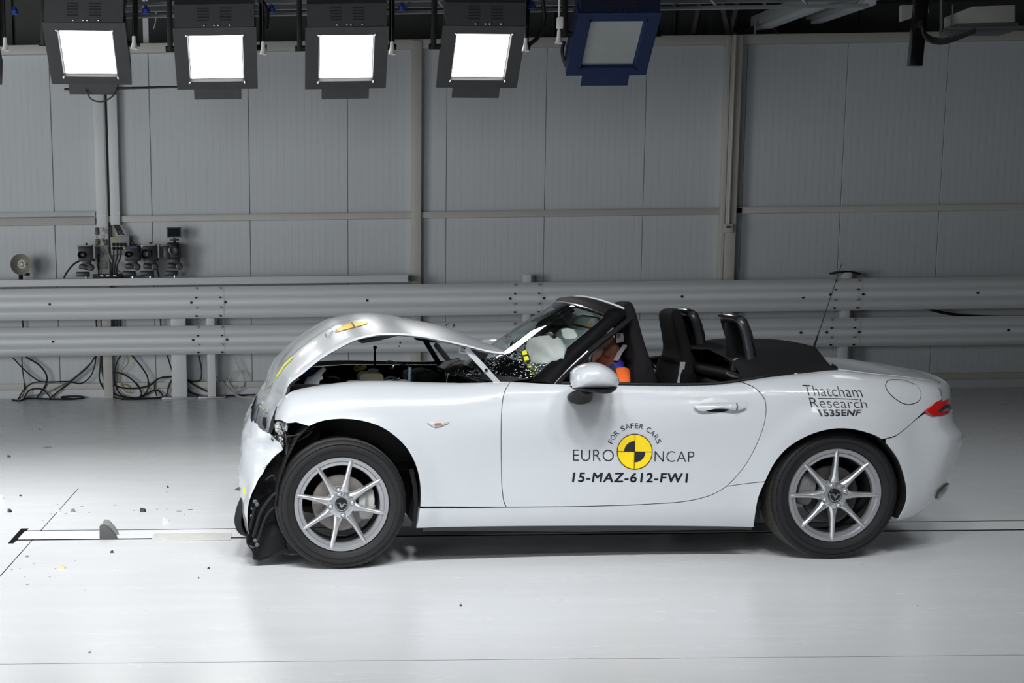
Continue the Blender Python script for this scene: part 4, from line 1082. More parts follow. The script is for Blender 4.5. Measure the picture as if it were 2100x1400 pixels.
# ------------------------------------------------------------------ windscreen, frame and cabin
def glass_mat(name, tint, chips=False, rough=.0):
    m = bpy.data.materials.new(name); m.use_nodes = True; nt = m.node_tree; N = nt.nodes.new; K = nt.links.new
    for n in list(nt.nodes):
        if n.type == 'BSDF_PRINCIPLED': nt.nodes.remove(n)
    out = [n for n in nt.nodes if n.type == 'OUTPUT_MATERIAL'][0]
    tr = N('ShaderNodeBsdfTransparent'); tr.inputs[0].default_value = (*tint, 1); gl = N('ShaderNodeBsdfGlossy'); gl.inputs['Roughness'].default_value = .02
    fr = N('ShaderNodeFresnel'); fr.inputs[0].default_value = 1.52; ms = N('ShaderNodeMixShader'); K(fr.outputs[0], ms.inputs[0]); K(tr.outputs[0], ms.inputs[1]); K(gl.outputs[0], ms.inputs[2])
    last = ms
    if chips:
        tc = N('ShaderNodeTexCoord'); vo = N('ShaderNodeTexVoronoi'); vo.inputs['Scale'].default_value = 75; K(tc.outputs['Object'], vo.inputs[0])
        rp = N('ShaderNodeValToRGB'); rp.color_ramp.elements[0].position = .22; rp.color_ramp.elements[0].color = (1, 1, 1, 1); rp.color_ramp.elements[1].position = .33; rp.color_ramp.elements[1].color = (0, 0, 0, 1); K(vo.outputs['Distance'], rp.inputs[0])
        sx = N('ShaderNodeSeparateXYZ'); K(tc.outputs['Object'], sx.inputs[0])
        z = N('ShaderNodeMapRange'); z.inputs[1].default_value = .90; z.inputs[2].default_value = 1.04; z.inputs[3].default_value = 1; z.inputs[4].default_value = 0; K(sx.outputs[2], z.inputs[0])
        nz = N('ShaderNodeTexNoise'); nz.inputs['Scale'].default_value = 7; K(tc.outputs['Object'], nz.inputs[0])
        pw = N('ShaderNodeMapRange'); pw.inputs[1].default_value = .36; pw.inputs[2].default_value = .48; K(nz.outputs[0], pw.inputs[0])
        a = N('ShaderNodeMath'); a.operation = 'MULTIPLY'; K(z.outputs[0], a.inputs[0]); K(pw.outputs[0], a.inputs[1])
        b = N('ShaderNodeMath'); b.operation = 'MULTIPLY'; K(a.outputs[0], b.inputs[0]); K(rp.outputs[0], b.inputs[1])
        df = N('ShaderNodeBsdfDiffuse'); df.inputs[0].default_value = (.85, .93, .92, 1)
        m2 = N('ShaderNodeMixShader'); K(b.outputs[0], m2.inputs[0]); K(ms.outputs[0], m2.inputs[1]); K(df.outputs[0], m2.inputs[2]); last = m2
    K(last.outputs[0], out.inputs[0]); return m
M_glass = glass_mat('cracked_windscreen_glass', (.70, .80, .79), True); M_vent = glass_mat('clear_side_glass', (.8, .88, .9))
gb = spline([L(u, v, y) for u, v, y in ((1086, 780, .15), (1122, 748, .18), (1152, 721, .205), (1200, 680, .24), (1226, 659, .265), (1238, 647, .28))], 5)
def wrow(p, bow, crown, n=24, inset=0):
    r = []
    for j in range(n+1):
        t = j/n; a = 1-(2*t-1)**2
        r.append(Vector((p.x-bow*a, p.y+(2*(CYM-p.y))*t, p.z+crown*a)))
    return r
Ng = len(gb)
grow = [wrow(p, .175-.115*i/(Ng-1), .018+.022*i/(Ng-1)) for i, p in enumerate(gb)]
M_pillar = mat('satin_black_pillar', (.005, .005, .006), .55, spec=.06)
wind = MB().loft(grow).build('windscreen', M_glass, car, smooth=60, merge=0)
# bright trim line of the upper glass edge
top = [p + Vector((.004, 0, .006)) for p in grow[-1]]
frame = empty('windscreen_frame', parent=car)
MB().tube(top, .0045, 6).build('glass_trim', M_chrome, frame)
# header rail
f0 = gb[-1]; tt0 = L(1262, 632, .285); t1 = L(1281, 634, .29); r0 = L(1283, 647, .29)
sec = [f0+Vector((.004, 0, .004)), L(1248, 634, .285), tt0, t1, r0, f0+Vector((.04, 0, -.02))]
rows = [wrow(p, .06 if i in (0, 1, 5) else .05, .040, 24) for i, p in enumerate(sec)]
MB().loft([[rows[i][j] for i in range(6)] for j in range(25)], closed=True, capends=True).build('header_rail', M_pillar, frame, smooth=40)
hw_ = [Vector((p.x-.006, p.y, p.z+.004)) for p in rows[3]]
MB().tube(hw_, .006, 6).build('roof_seal', M_whitemetal, frame)
for s in (0, 1):
    A = spline([L(u, v, .15+.13*i/5) for i, (u, v) in enumerate(((1085.5, 783), (1120, 751), (1151, 723), (1196, 685), (1230, 657), (1246, 640)))], 4)
    B = spline([L(u, v, .11+.15*i/5) for i, (u, v) in enumerate(((1137, 787), (1162, 758), (1187, 731), (1228, 697), (1260, 668), (1282, 646)))], 4)
    rr = []
    for a, b in zip(A, B):
        if s: a, b = a*.62+b*.38+Vector((.045, 0, 0)), a*.25+b*.75+Vector((.045, 0, 0))
        sct = [a, a*.7+b*.3+Vector((0, -.018, .006)), a*.3+b*.7+Vector((0, -.016, .004)), b, b+Vector((.0, .05, -.01)), a+Vector((.02, .05, -.02))]
        rr.append([Vector((p.x, 2*CYM-p.y, p.z)) for p in sct] if s else sct)
    MB().loft(rr, closed=True, capends=True).build('pillar', M_pillar, frame, smooth=40)
    C = spline([L(u, v, .10+.17*i/5) for i, (u, v) in enumerate(((1142, 788), (1166, 761), (1192, 735), (1233, 700), (1270, 672), (1294, 652)))], 4)
    if s: C = [Vector((p.x, 2*CYM-p.y, p.z)) for p in C]
    MB().tube(C, .014, 8).build('pillar_seal', M_black, frame)
    C2 = spline([L(u, v, .095) for u, v in ((1137, 787), (1160, 762), (1187, 736), (1205, 720))], 4)
    if not s: MB().tube(C2, .0025, 6).build('pillar_chrome_line', M_chrome, frame)
# quarter light in front of the door mirror
Pq = [L(u, v, .11) for u, v in ((1148, 786), (1172, 760), (1209, 726), (1205, 786))]
MB().prism(Pq, (0, .004, 0)).build('quarter_light', M_vent, doors[0], smooth=0)
MB().tube([L(1205, 787, .11), L(1208, 748, .115), L(1213, 727, .12)], [.012, .010, .006], 8).build('quarter_light_post', M_chrome, doors[0])
# black weather strip along the door top
ws = [on_body(u, v-.3, -.004) + Vector((0, .012, .004)) for u, v in [(1142, 788)]+crest_seg(1160, 1600)]
for s in (0, 1):
    MB().tube([Vector((p.x, 2*CYM-p.y if s else p.y, p.z)) for p in spline(ws, 4)], .0075, 8).build('weather_strip', M_black, doors[s])
# door inner trims, rear bulkhead and shelf
for s in (0, 1):
    y = .105 if not s else 2*CYM-.105
    MB().box((1.33, y, .57), (.98, .06, .44)).build('door_inner_trim', M_black, doors[s], bevel=.02)
MB().box((1.98, CYM, .55), (.10, 1.32, .46)).build('rear_bulkhead', M_black, car, bevel=.02)
MB().box((.80, CYM, .58), (.06, 1.36, .48)).build('firewall', M_dark, car)
MB().box((1.35, CYM, .50), (1.1, .22, .22)).build('centre_tunnel', M_black, car, bevel=.03)
# parcel shelf trim between the hoops
pb = L(1540, 765, .25)
MB().box((pb.x+.05, CYM, pb.z-.03), (.16, 1.25, .05)).build('rear_deck_trim', M_black, car, bevel=.02)
tb = L(1412, 738, 1.0)
MB().box((tb.x+.06, CYM+.05, tb.z-.03), (.05, .42, .022)).build('style_bar', M_gloss, car, bevel=.012)
# dashboard
dsh = MB(); rows = []
for i, (x, z) in enumerate(((.86, .80), (.92, .845), (1.02, .86), (1.10, .83), (1.12, .74), (1.06, .62))):
    rows.append([Vector((x-.05*sin(pi*j/10), .16+1.32*j/10, z+.01*sin(pi*j/10))) for j in range(11)])
MB().loft(rows).build('dashboard', M_matte, car, smooth=50)
# seats -----------------------------------------------------------------
M_fab = mat('black_seat_cloth', (.007, .007, .008), .85, bump=.25, bscale=220, spec=.2); M_brown = mat('dark_brown_seat_cloth', (.022, .018, .018), .85, bump=.25, bscale=220, spec=.2)
def make_seat():
    """local: x along the car, y across (0 = seat middle), z height above ground"""
    st = empty('seat', parent=car)
    # (z, rear x, thickness, half width)
    tab = [(.42, .07, .16, .22), (.55, .055, .16, .235), (.66, .035, .17, .24), (.76, .010, .15, .235), (.84, -.012, .115, .205), (.90, -.030, .090, .165), (.97, -.050, .082, .145), (1.04, -.070, .078, .138), (1.09, -.085, .07, .125), (1.115, -.092, .05, .09), (1.122, -.095, .02, .04)]
    rows = []
    for z, xr, th, hw in [tuple(p) for p in spline4(tab)]:
        r = []
        for k in range(28):
            a = 2*pi*k/28; cx, sy = cos(a), sin(a)
            e = .55
            x = math.copysign(abs(cx)**e, cx)*th/2; y = math.copysign(abs(sy)**e, sy)*hw
            if x < 0: x += .035*(1-(y/hw)**2)*(1 if z < .85 else .3) - .02*(abs(y)/hw)**4*(1 if z < .85 else .2)
            r.append(Vector((xr-th/2+x, y, z)))
        rows.append(r)
    MB().loft(rows, closed=True, capends=True).build('backrest', M_fab, st, smooth=60)
    cr = []
    for i in range(9):
        x = -.52+.52*i/8
        cr.append([Vector((x, .24*math.copysign(abs(cos(a))**.6, cos(a)), .40+.09*math.copysign(abs(sin(a))**.6, sin(a))+.02*(1-i/8))) for a in [2*pi*k/20 for k in range(20)]])
    MB().loft(cr, closed=True, capends=True).build('cushion', M_brown, st, smooth=60)
    for s in (-1, 1):
        b = []
        for z, xx, w_ in ((.50, -.04, .03), (.60, -.075, .05), (.70, -.09, .05), (.78, -.075, .035), (.83, -.06, .015)):
            b.append([Vector((xx+w_*1.1*cos(a), s*.205+w_*.75*sin(a), z)) for a in [2*pi*k/14 for k in range(14)]])
        MB().loft(b, closed=True, capends=True).build('bolster', M_fab, st, smooth=60)
    for s in (-1, 1):
        MB().lathe([(.018, 0), (.020, -.006), (.0, -.006)], c=(-.06-.05, s*.06, 1.0), axis='x', n=12).build('belt_eye', M_black, st)
    return st
def spline4(tab):
    out = []
    N = len(tab)
    for i in range(N-1):
        a, b, c, d = [tab[min(max(k, 0), N-1)] for k in (i-1, i, i+1, i+2)]
        for j in range(4):
            t = j/4
            out.append(tuple(.5*((2*b[q])+(c[q]-a[q])*t+(2*a[q]-5*b[q]+4*c[q]-d[q])*t*t+(3*b[q]-a[q]-3*c[q]+d[q])*t**3) for q in range(4)))
    out.append(tab[-1]); return out
seatA = make_seat(); pA = L(1306, 630, .32)
seatA.location = (pA.x+.083, .43, pA.z-1.098)
seatB = copy_tree(seatA, car); pB = L(1373, 634, 1.21); seatB.location = (pB.x+.125, 1.21, pB.z-1.118)
# roll hoops ------------------------------------------------------------
hoop = empty('roll_hoop', parent=car)
yl, yr = .34, .57
lg = [L(u, v, yl) for u, v in ((1543, 774), (1537, 728), (1530, 692), (1522, 665))]
tpn = L(1511, 653.5, yl+.04)
fr_ = [p+Vector((0, yr-yl, 0)) for p in lg]
path = lg + [tpn, tpn+Vector((0, yr-yl-.08, .0))] + list(reversed(fr_))
rad_ = []
sp = spline(path, 5)
MB().tube(sp, .021, 12).build('hoop_tube', mat('satin_black_tube', (.03, .031, .034), .28, coat=.3), hoop)
fp = [(1506, 649), (1520, 646.5), (1532, 655), (1542, 680), (1549, 708), (1553.5, 738), (1551, 742), (1543, 740), (1536, 708), (1528, 680), (1518, 660)]
for y in (yl+.005, yr-.045):
    P = [L(u, v, yl) + Vector((0, y-yl, 0)) for u, v in fp]
    MB().prism(P, (0, .04, 0)).build('fairing', M_gloss, hoop, bevel=.008)
P = [L(u, v, yl)+Vector((0, 0, 0)) for u, v in fp[:5]]
MB().loft([[p, p+Vector((0, yr-yl, 0))] for p in P]).build('fairing_top', M_black, hoop, solid=.01)
P = [L(u, v, .50) for u, v in ((1489.5, 664), (1493, 657), (1505, 655), (1517, 668), (1532, 735), (1534, 768), (1493, 736))]
MB().prism(P, (0, .03, 0)).build('hoop_infill', M_black, hoop, bevel=.006)
P = [L(u, v, .40) for u, v in ((1502, 760), (1505, 740), (1510, 734), (1524, 733), (1530, 766), (1526, 768), (1520, 741), (1513, 742), (1510, 762))]
MB().prism(P, (0, .02, 0)).build('belt_guide', M_greyplast, hoop, bevel=.003)
MB().ball(L(1541, 768, .33), .022, 12, (1, 1, 1.2)).build('hoop_foot_cap', M_greyplast, hoop)
MB().tube(spline([L(u, v, .30) for u, v in ((1490, 765), (1500, 771), (1517, 774), (1532, 774))], 4), .006, 8).build('trim_edge', M_greyplast, hoop)
h2_ = copy_tree(hoop, car); h2_.location = (.018, .76, .0)
# belts, folded roof, antenna --------------------------------------------
M_belt = mat('grey_belt_webbing', (.38, .40, .42), .7)
MB().loft([[L(u, v, .36), L(u+14, v-2, .40)] for u, v in ((1266, 684), (1265, 703))]).build('seat_belt', mat('pale_belt_webbing', (.62, .63, .62), .7), car, solid=.004, smooth=0)
MB().loft([[L(u, v, .36), L(u+9, v+1, .37)] for u, v in ((1278, 706), (1266, 722), (1258, 738))]).build('seat_belt', M_belt, car, solid=.004, smooth=0)
MB().loft([[L(u, v, 1.0), L(u+10, v, 1.0)] for u, v in ((1395, 742), (1392, 765), (1387, 790))]).build('seat_belt', M_belt, car, solid=.004, smooth=0)
M_soft = mat('black_roof_cloth', (.0065, .007, .008), .8, bump=.12, bscale=180, spec=.2)
cn = [L(u, v, .125) for u, v in ((1524, 781.5), (1573, 772), (1620, 767), (1655, 762.5), (1690, 759), (1717, 756.5))]
cm = [L(u, v, .40) for u, v in ((1500, 742), (1545, 722), (1595, 716), (1640, 722), (1675, 733), (1702, 748))]
cc = [L(u, v, CYM) for u, v in ((1452, 716), (1500, 703), (1552, 694.5), (1604, 697), (1650, 705.5), (1673, 712))]
cn2 = [p+Vector((0, -.004, -.03)) for p in cn]
cols = [spline(c, 4) for c in (cn2, cn, cm, cc)]
rows = []
for k in range(len(cols[0])):
    half = spline([c[k] for c in cols], 4)
    rows.append(half + [Vector((p.x, 2*CYM-p.y, p.z)) for p in reversed(half[:-1])])
rows.append([p+Vector((.0, 0, -.05)) for p in rows[-1]])
soft = MB().loft(rows).build('folded_roof', M_soft, car, smooth=60)
MB().tube(spline([L(u, v, .122) for u, v in ((1573, 772.5), (1620, 768), (1660, 763), (1700, 759), (1716, 756), (1706, 748))], 4), .007, 8).build('roof_hem', M_soft, soft)
ab, at_ = L(1670, 709, 1.42), L(1726.5, 540, 1.42)
an = MB().tube([ab-Vector((.0, 0, .10)), ab, ab.lerp(at_, .12), ab.lerp(at_, .15), at_], [.007, .0065, .005, .0026, .0018], 8).build('antenna', M_black, car)
# door mirrors ------------------------------------------------------------
mo = sp2([(1169.5, 781), (1171, 765), (1181, 754), (1198, 747), (1218, 743.5), (1234, 746), (1250, 754), (1263, 765), (1269.5, 777), (1268.5, 787), (1262, 794.5), (1240, 796), (1200, 796), (1174, 795)], 4)
def mirror(s):
    mr = empty('door_mirror', parent=car)
    YM = -.15
    P = [L(u, v, YM) for u, v in mo]; c = sum(P, Vector())/len(P)
    fl = (lambda p: Vector((p.x-.085, 2*CYM-p.y, p.z))) if s else (lambda p: p)
    rr = []
    for y, k in ((.10, .80), (.085, .92), (.05, .985), (0, 1), (-.03, .96), (-.055, .86), (-.075, .70), (-.088, .5), (-.095, .28), (-.098, .08)):
        rr.append([fl(Vector((c.x+(p.x-c.x)*k + y*.15, YM+y, c.z+(p.z-c.z)*(k if p.z > c.z or y < 0 else 1)+ (1-k)*.004))) for p in P])
    MB().loft(rr, closed=True, capends=True).build('mirror_shell', M_paint, mr, smooth=50)
    lo = sp2([(1173, 793.5), (1200, 794.5), (1240, 794.5), (1264, 791), (1258, 800), (1246, 805), (1225, 805), (1200, 802), (1180, 799)], 4)
    P = [L(u, v, YM) for u, v in lo]; c2 = sum(P, Vector())/len(P); rr = []
    for y, k in ((.09, .9), (.05, 1), (0, 1), (-.04, .9), (-.07, .65), (-.085, .3)): rr.append([fl(Vector((c2.x+(p.x-c2.x)*k, YM+y, c2.z+(p.z-c2.z)*(.5+.5*k)))) for p in P])
    MB().loft(rr, closed=True, capends=True).build('mirror_base', M_black, mr, smooth=50)
    rr = []
    for y, k, du, dv in ((.10, 1.0, 0, 0), (.035, .97, 0, 0), (-.01, .90, 3, -3), (-.06, .70, 10, -9), (-.10, .5, 16, -14)):
        rr.append([fl(L(u, v, y)) for u, v in ell(1188.5+du, 815+dv, 26*k, 14.5*k, .05, 24)])
    MB().loft(rr, closed=True, capends=True).build('mirror_foot', M_black, mr, smooth=50)
    P = [L(u, v, YM) for u, v in mo]
    MB().prism([fl(Vector((c.x+.03+.01*0+(p.x-c.x)*.2+.065, YM+.09+(p.x-c.x)*.0+ .0, c.z+(p.z-c.z)*.8))) for p in P], (0, .01 if s else .01, 0)).build('mirror_glass', M_chrome, mr, smooth=0)
    return mr
mirror(0); mirror(1)
# airbags, inner mirror, visor, chequered tape -----------------------------
M_bag = mat('airbag_cloth', (.36, .39, .375), .8, var=.05, bump=.3, bscale=14)
def bag(name, u, v, y, rx, ry, rz, rot=0, seed=0):
    c = L(u, v, y); mb = MB(); mb.ball(c, 1, 36, (rx, ry, rz), (0, rot, 0))
    for p in mb.v:
        d = p-c; n_ = noise.noise(d*9+Vector((seed, 0, 0)))*.10+noise.noise(d*22+Vector((seed, 3, 0)))*.04
        a = atan2(d.z, d.x); p += d*(n_+.05*cos(6*a))
    return mb.build(name, M_bag, car, smooth=70)
bag('driver_airbag', 1119, 737, .42, .105, .26, .12, rad(10), 1)
bag('airbag_fold', 1180, 712, .40, .115, .19, .085, rad(20), 9)
bag('passenger_airbag', 1178, 700, 1.18, .22, .30, .15, rad(20), 5)
MB().tube([L(1104, 775, .42), L(1128, 760, .42)], .03, 10).build('steering_column', M_black, car)
swc = L(1118, 762, .42)
sw = [swc + Vector((.05*cos(a)*.5, .185*sin(a), .175*cos(a))) for a in [2*pi*k/40 for k in range(41)]]
MB().tube(sw, .014, 8, cap=False).build('steering_wheel', M_black, car)
imr = empty('inner_mirror', parent=car)
c = L(1153, 677, .82); rr = []
for x, k in ((-.02, .3), (-.015, .85), (0, 1), (.012, 1), (.016, .9)):
    rr.append([c+Vector((x+.02*sin(a)*0, .10*k*math.copysign(abs(cos(a))**.7, cos(a)), .026*k*sin(a))) for a in [2*pi*q/24 for q in range(24)]])
MB().loft(rr, closed=True, capends=True).build('mirror_case', M_matte, imr, smooth=50)
MB().tube([c, L(1130, 668, .82), L(1120, 665, .82)], .010, 8).build('mirror_stem', M_black, imr)
P = [L(u, v, .42) for u, v in ((1200, 668), (1212, 653), (1231, 650), (1233, 656), (1216, 676))]
vz = MB().prism(P, (0, .30, .0)).build('sun_visor', mat('visor_grey', (.55, .56, .54), .7), car, bevel=.004)
P = [L(u, v, .41) for u, v in ((1203, 664), (1214, 664.5), (1214, 670), (1206, 670))]
MB().prism(P, (0, .004, 0)).build('warning_label', mat('orange_label', (.80, .40, .10), .6), vz, smooth=0)
ta = [L(u, v, .30) for u, v in ((1076, 720), (1082, 738), (1088, 756), (1094, 772))]
tp_ = MB().loft([[p+Vector((-.010, 0, .002)), p+Vector((.014, 0, -.002))] for p in ta]).build('measuring_tape', M_ink, car, smooth=0, solid=.003)
M_ty = mat('tape_yellow', (.80, .78, .02), .5)
for u, v in ((1076, 723), (1079.5, 734.5), (1086, 750), (1091.5, 767)):
    P = [L(u+a, v+b, .296) for a, b in ((-6, -3), (3, -5), (6, 3), (-4, 5))]
    MB().prism(P, (0, .002, 0)).build('tape_square', M_ty, tp_, smooth=0)

# ------------------------------------------------------------------ crash test dummy in the near seat
dm = empty('crash_test_dummy', (CAR0+CT*.98+CN*.43)+Vector((0, 0, .47)), (0, 0, CYAW))
tag(dm, 'crash test dummy with brown head, blue neck and orange shirt slumped forward in driver seat', 'dummy')
D0 = Vector((.98, .43, .47))
def dl(u, v, y): return L(u, v, y)-D0
M_skin = mat('dummy_brown_vinyl', (.24, .105, .065), .5); M_or = mat('orange_shirt_cloth', (.85, .14, .015), .75); M_bl = mat('blue_neck_paint', (.035, .035, .33), .5)
def skin_body(name, joints, edges, m, par, sub=2):
    me = bpy.data.meshes.new(name); me.from_pydata([j[0] for j in joints], edges, [])
    o = bpy.data.objects.new(name, me); COL.objects.link(o)
    sk = o.modifiers.new('skin', 'SKIN'); sk.use_smooth_shade = True
    for i, j in enumerate(joints):
        me.skin_vertices[0].data[i].radius = (j[1], j[1] if len(j) < 3 else j[2])
    me.skin_vertices[0].data[0].use_root = True
    sb_ = o.modifiers.new('sub', 'SUBSURF'); sb_.levels = sub; sb_.render_levels = sub
    dg = bpy.context.evaluated_depsgraph_get(); dg.update()
    m2 = bpy.data.meshes.new_from_object(o.evaluated_get(dg)); bpy.data.objects.remove(o); bpy.data.meshes.remove(me)
    m2.name = name; m2.polygons.foreach_set('use_smooth', [True]*len(m2.polygons)); m2.materials.append(m)
    o = bpy.data.objects.new(name, m2); COL.objects.link(o); o.parent = par; return o
hip = L(1300, 872, .43)-D0; chest = L(1272, 802, .43)-D0; nk = L(1256, 768, .43)-D0; hd = L(1231, 722, .43)-D0
Y = lambda p, y: Vector((p.x, p.y+y, p.z))
J = [(hip, .13), (chest, .135), (nk, .07), (Y(nk, -.145)+Vector((.02, 0, -.03)), .055), (Y(nk, -.17)+Vector((-.08, 0, -.22)), .043), (Y(nk, -.14)+Vector((-.28, 0, -.18)), .035),
     (Y(nk, .145)+Vector((.02, 0, -.03)), .055), (Y(nk, .17)+Vector((-.08, 0, -.22)), .043), (Y(nk, .14)+Vector((-.28, 0, -.18)), .035), (hip+Vector((-.38, -.10, .06)), .075), (hip+Vector((-.38, .10, .06)), .075)]
E_ = [(0, 1), (1, 2), (2, 3), (3, 4), (4, 5), (2, 6), (6, 7), (7, 8), (0, 9), (0, 10)]
skin_body('torso', J, E_, M_or, dm)
MB().tube([nk+Vector((.0, 0, -.02)), nk.lerp(hd, .35)+Vector((.01, 0, 0)), nk.lerp(hd, .62)], [.075, .066, .06], 16).build('neck', M_bl, dm)
# head: one surface with face relief
mb = MB(); mb.ball(hd, 1, 32, (.094, .075, .108), (0, rad(-38), 0))
fwd = Vector((-cos(rad(38)), 0, -sin(rad(38)))); upv = Vector((-sin(rad(38)), 0, cos(rad(38))))
for p in mb.v:
    d = p-hd; f, h, y = d.dot(fwd), d.dot(upv), d.y
    if f > .03:
        nose = exp(-((y/.016)**2+((h+.012)/.026)**2)); p += fwd*.024*nose
        for s in (-1, 1): p -= fwd*.012*exp(-(((y-s*.032)/.017)**2+((h-.018)/.014)**2))
        p += fwd*.006*exp(-((y/.026)**2+((h+.052)/.010)**2)) - fwd*.004*exp(-((y/.024)**2+((h+.058)/.004)**2))
        p += fwd*.012*exp(-((y/.03)**2+((h+.092)/.02)**2))
head = mb.build('head', M_skin, dm, smooth=70)
for s in (-1, 1):
    MB().ball(hd+fwd*.082+Vector((0, s*.032, 0))+upv*.018, .009, 10).build('eye', M_ink, head)
    MB().ball(hd-fwd*.008+Vector((0, s*.078, 0)), 1, 12, (.016, .006, .028), (0, rad(-38), 0)).build('ear', M_skin, head)
pd = L(1242, 722, .352)-D0
MB().lathe([(0, -.004), (.009, -.004), (.009, .012)], c=pd, axis='y', n=14).build('target_dot', M_ink, head)
# ------------------------------------------------------------------ overhead floods (four lit, one blue and dark)
LY = 11.6
M_lampface = mat('lamp_window_lit', (1, 1, 1), .4, emit=((1, .99, .97), 6)); M_house = mat('lamp_housing_black', (.05, .051, .053), .5, var=.2)
M_bluecase = mat('blue_lamp_housing', (.006, .018, .075), .45, var=.15); M_lampoff = mat('unlit_reflector', (.42, .45, .45), .18, metal=.5, var=.1)
M_screw = mat('bright_screw', (.85, .85, .85), .25, metal=.8)
def flood(label, u, v, lit=True, yaw=0., tilt=42, roll=0., group=None, scale=1., Y=LY, mats=None):
    c = at(u, v, Y); hm = M_house if lit else M_bluecase
    root = empty('flood_lamp', c, (0, roll, yaw)); tag(root, label, 'lamp', group)
    R = Matrix.Rotation(rad(tilt), 3, 'X')     # local +x right, facing -y, tilted downwards
    f = lambda x, y, z: R @ Vector((x*scale, y*scale, z*scale))
    fw_, fh, ww, wh = .315, .275, .21, .205
    # housing box behind the window frame
    mb = MB(); P = [(-fw_, 0, -fh), (fw_, 0, -fh), (fw_, 0, fh), (-fw_, 0, fh)]; B = [(-fw_*.9, .26, -fh*.9), (fw_*.9, .26, -fh*.9), (fw_*.9, .26, fh*.9), (-fw_*.9, .26, fh*.9)]
    Wn = [(-ww, 0, -wh), (ww, 0, -wh), (ww, 0, wh), (-ww, 0, wh)]; Wd = [(-ww*.96, .035, -wh*.96), (ww*.96, .035, -wh*.96), (ww*.96, .035, wh*.96), (-ww*.96, .035, wh*.96)]
    V = [f(*p) for p in P+B+Wn+Wd]
    F = [(4, 5, 6, 7)] + [(i, (i+1) % 4, 4+(i+1) % 4, 4+i) for i in range(4)] + [(i, (i+1) % 4, 8+(i+1) % 4, 8+i) for i in range(4)] + [(8+i, 8+(i+1) % 4, 12+(i+1) % 4, 12+i) for i in range(4)]
    hs = mb.add(V, F).build('housing', hm, root, smooth=0)
    MB().add([f(*p) for p in [(-ww*.95, .03, -wh*.95), (ww*.95, .03, -wh*.95), (ww*.95, .03, wh*.95), (-ww*.95, .03, wh*.95)]], [(0, 1, 2, 3)]).build('lamp_window', M_lampface if lit else M_lampoff, root, smooth=0)
    # lower lip, ballast box above with vents
    MB().prism([f(*p) for p in ((-.185, 0, -fh), (.185, 0, -fh), (.185, -.012, -fh-.085), (-.185, -.012, -fh-.085))], f(0, .008, 0)).build('lower_lip', hm, root, smooth=0)
    bx_ = MB().add([f(-.30, -.0, fh+.005), f(.30, 0, fh+.005), f(.30, .28, fh+.005), f(-.30, .28, fh+.005)] + [f(-.30, -.0, fh+.005)+Vector((0, .03, .17)), f(.30, 0, fh+.005)+Vector((0, .03, .17)), f(.30, .28, fh+.005)+Vector((0, .0, .12)), f(-.30, .28, fh+.005)+Vector((0, 0, .12))], [(0, 1, 2, 3), (4, 5, 6, 7), (0, 1, 5, 4), (1, 2, 6, 5), (2, 3, 7, 6), (3, 0, 4, 7)]).build('ballast_box', M_house if lit else mat('dark_blue_box', (.008, .012, .035), .5), root, smooth=0)
    b0 = f(0, 0, fh+.005)
    for s in (-1, 1):
        for k in range(5):
            MB().box(b0+Vector((s*.085, -.002+.03*(.3+.13*k), .17*(.3+.13*k))), (.085, .004, .008)).build('vent_slot', M_dark, bx_, smooth=0)
    for (x, z) in ((-ww, -wh), (ww, -wh), (ww, wh), (-ww, wh)):
        MB().ball(f(x*1.02, -.006, z*1.03), .010, 8).build('corner_clip', M_screw if lit else M_dark, hs)
    for x in (-.075, .0, .03, .115):
        MB().ball(b0+Vector((x, -.006, .012)), .007, 8).build('screw', M_screw if lit else M_dark, hs)
    # yoke
    for s in (-1, 1):
        yk = MB().box(Vector((s*.355*scale, .08, .37)), (.04, .05, .60)).build('yoke_arm', M_black, root, bevel=.006)
        MB().tube([Vector((s*.30, .08, .09)), Vector((s*.39, .08, .09))], .022, 10).build('yoke_knob', M_black, yk)
    MB().box(Vector((0, .08, .67)), (.75, .05, .04)).build('yoke_bar', M_black, root, bevel=.006)
    MB().tube([Vector((0, .08, .68)), Vector((0, .35, .72)), Vector((0, .585, at(u, 12, LY+.6).z-c.z-.02))], .02, 8).build('hanger', M_black, root)
    if lit:
        d = bpy.data.lights.new('flood_beam', 'AREA'); d.shape = 'RECTANGLE'; d.size = ww*1.9; d.size_y = wh*1.9; d.energy = 4; d.spread = rad(88); d.color = (1, .99, .97)
        lo = bpy.data.objects.new('flood_beam', d); COL.objects.link(lo); n = f(0, -1, 0).normalized()
        lo.location = Matrix.Rotation(yaw, 3, 'Z') @ f(0, -.012, 0) + c; lo.rotation_euler = (Matrix.Rotation(yaw, 3, 'Z') @ n).to_track_quat('-Z', 'Y').to_euler()
    return root
flood('black flood lamp first from the left, glowing white, above the wall cameras', 180, 111, yaw=rad(-2), roll=rad(1.5))
flood('black flood lamp second from the left, glowing white, beside the grey pillar stub', 443, 121)
flood('black flood lamp third from the left, glowing white, left of the central column', 710, 120)
flood('black flood lamp fourth from the left, glowing white, next to the blue lamp', 986, 118, yaw=rad(1.5), roll=rad(1))
flood('unlit blue flood lamp at the right end of the lamp row', 1257, 92, lit=False, yaw=rad(3), scale=1.0)
flood('black flood lamp cut off by the left edge of the picture', -92, 112, yaw=rad(-3), roll=rad(1))
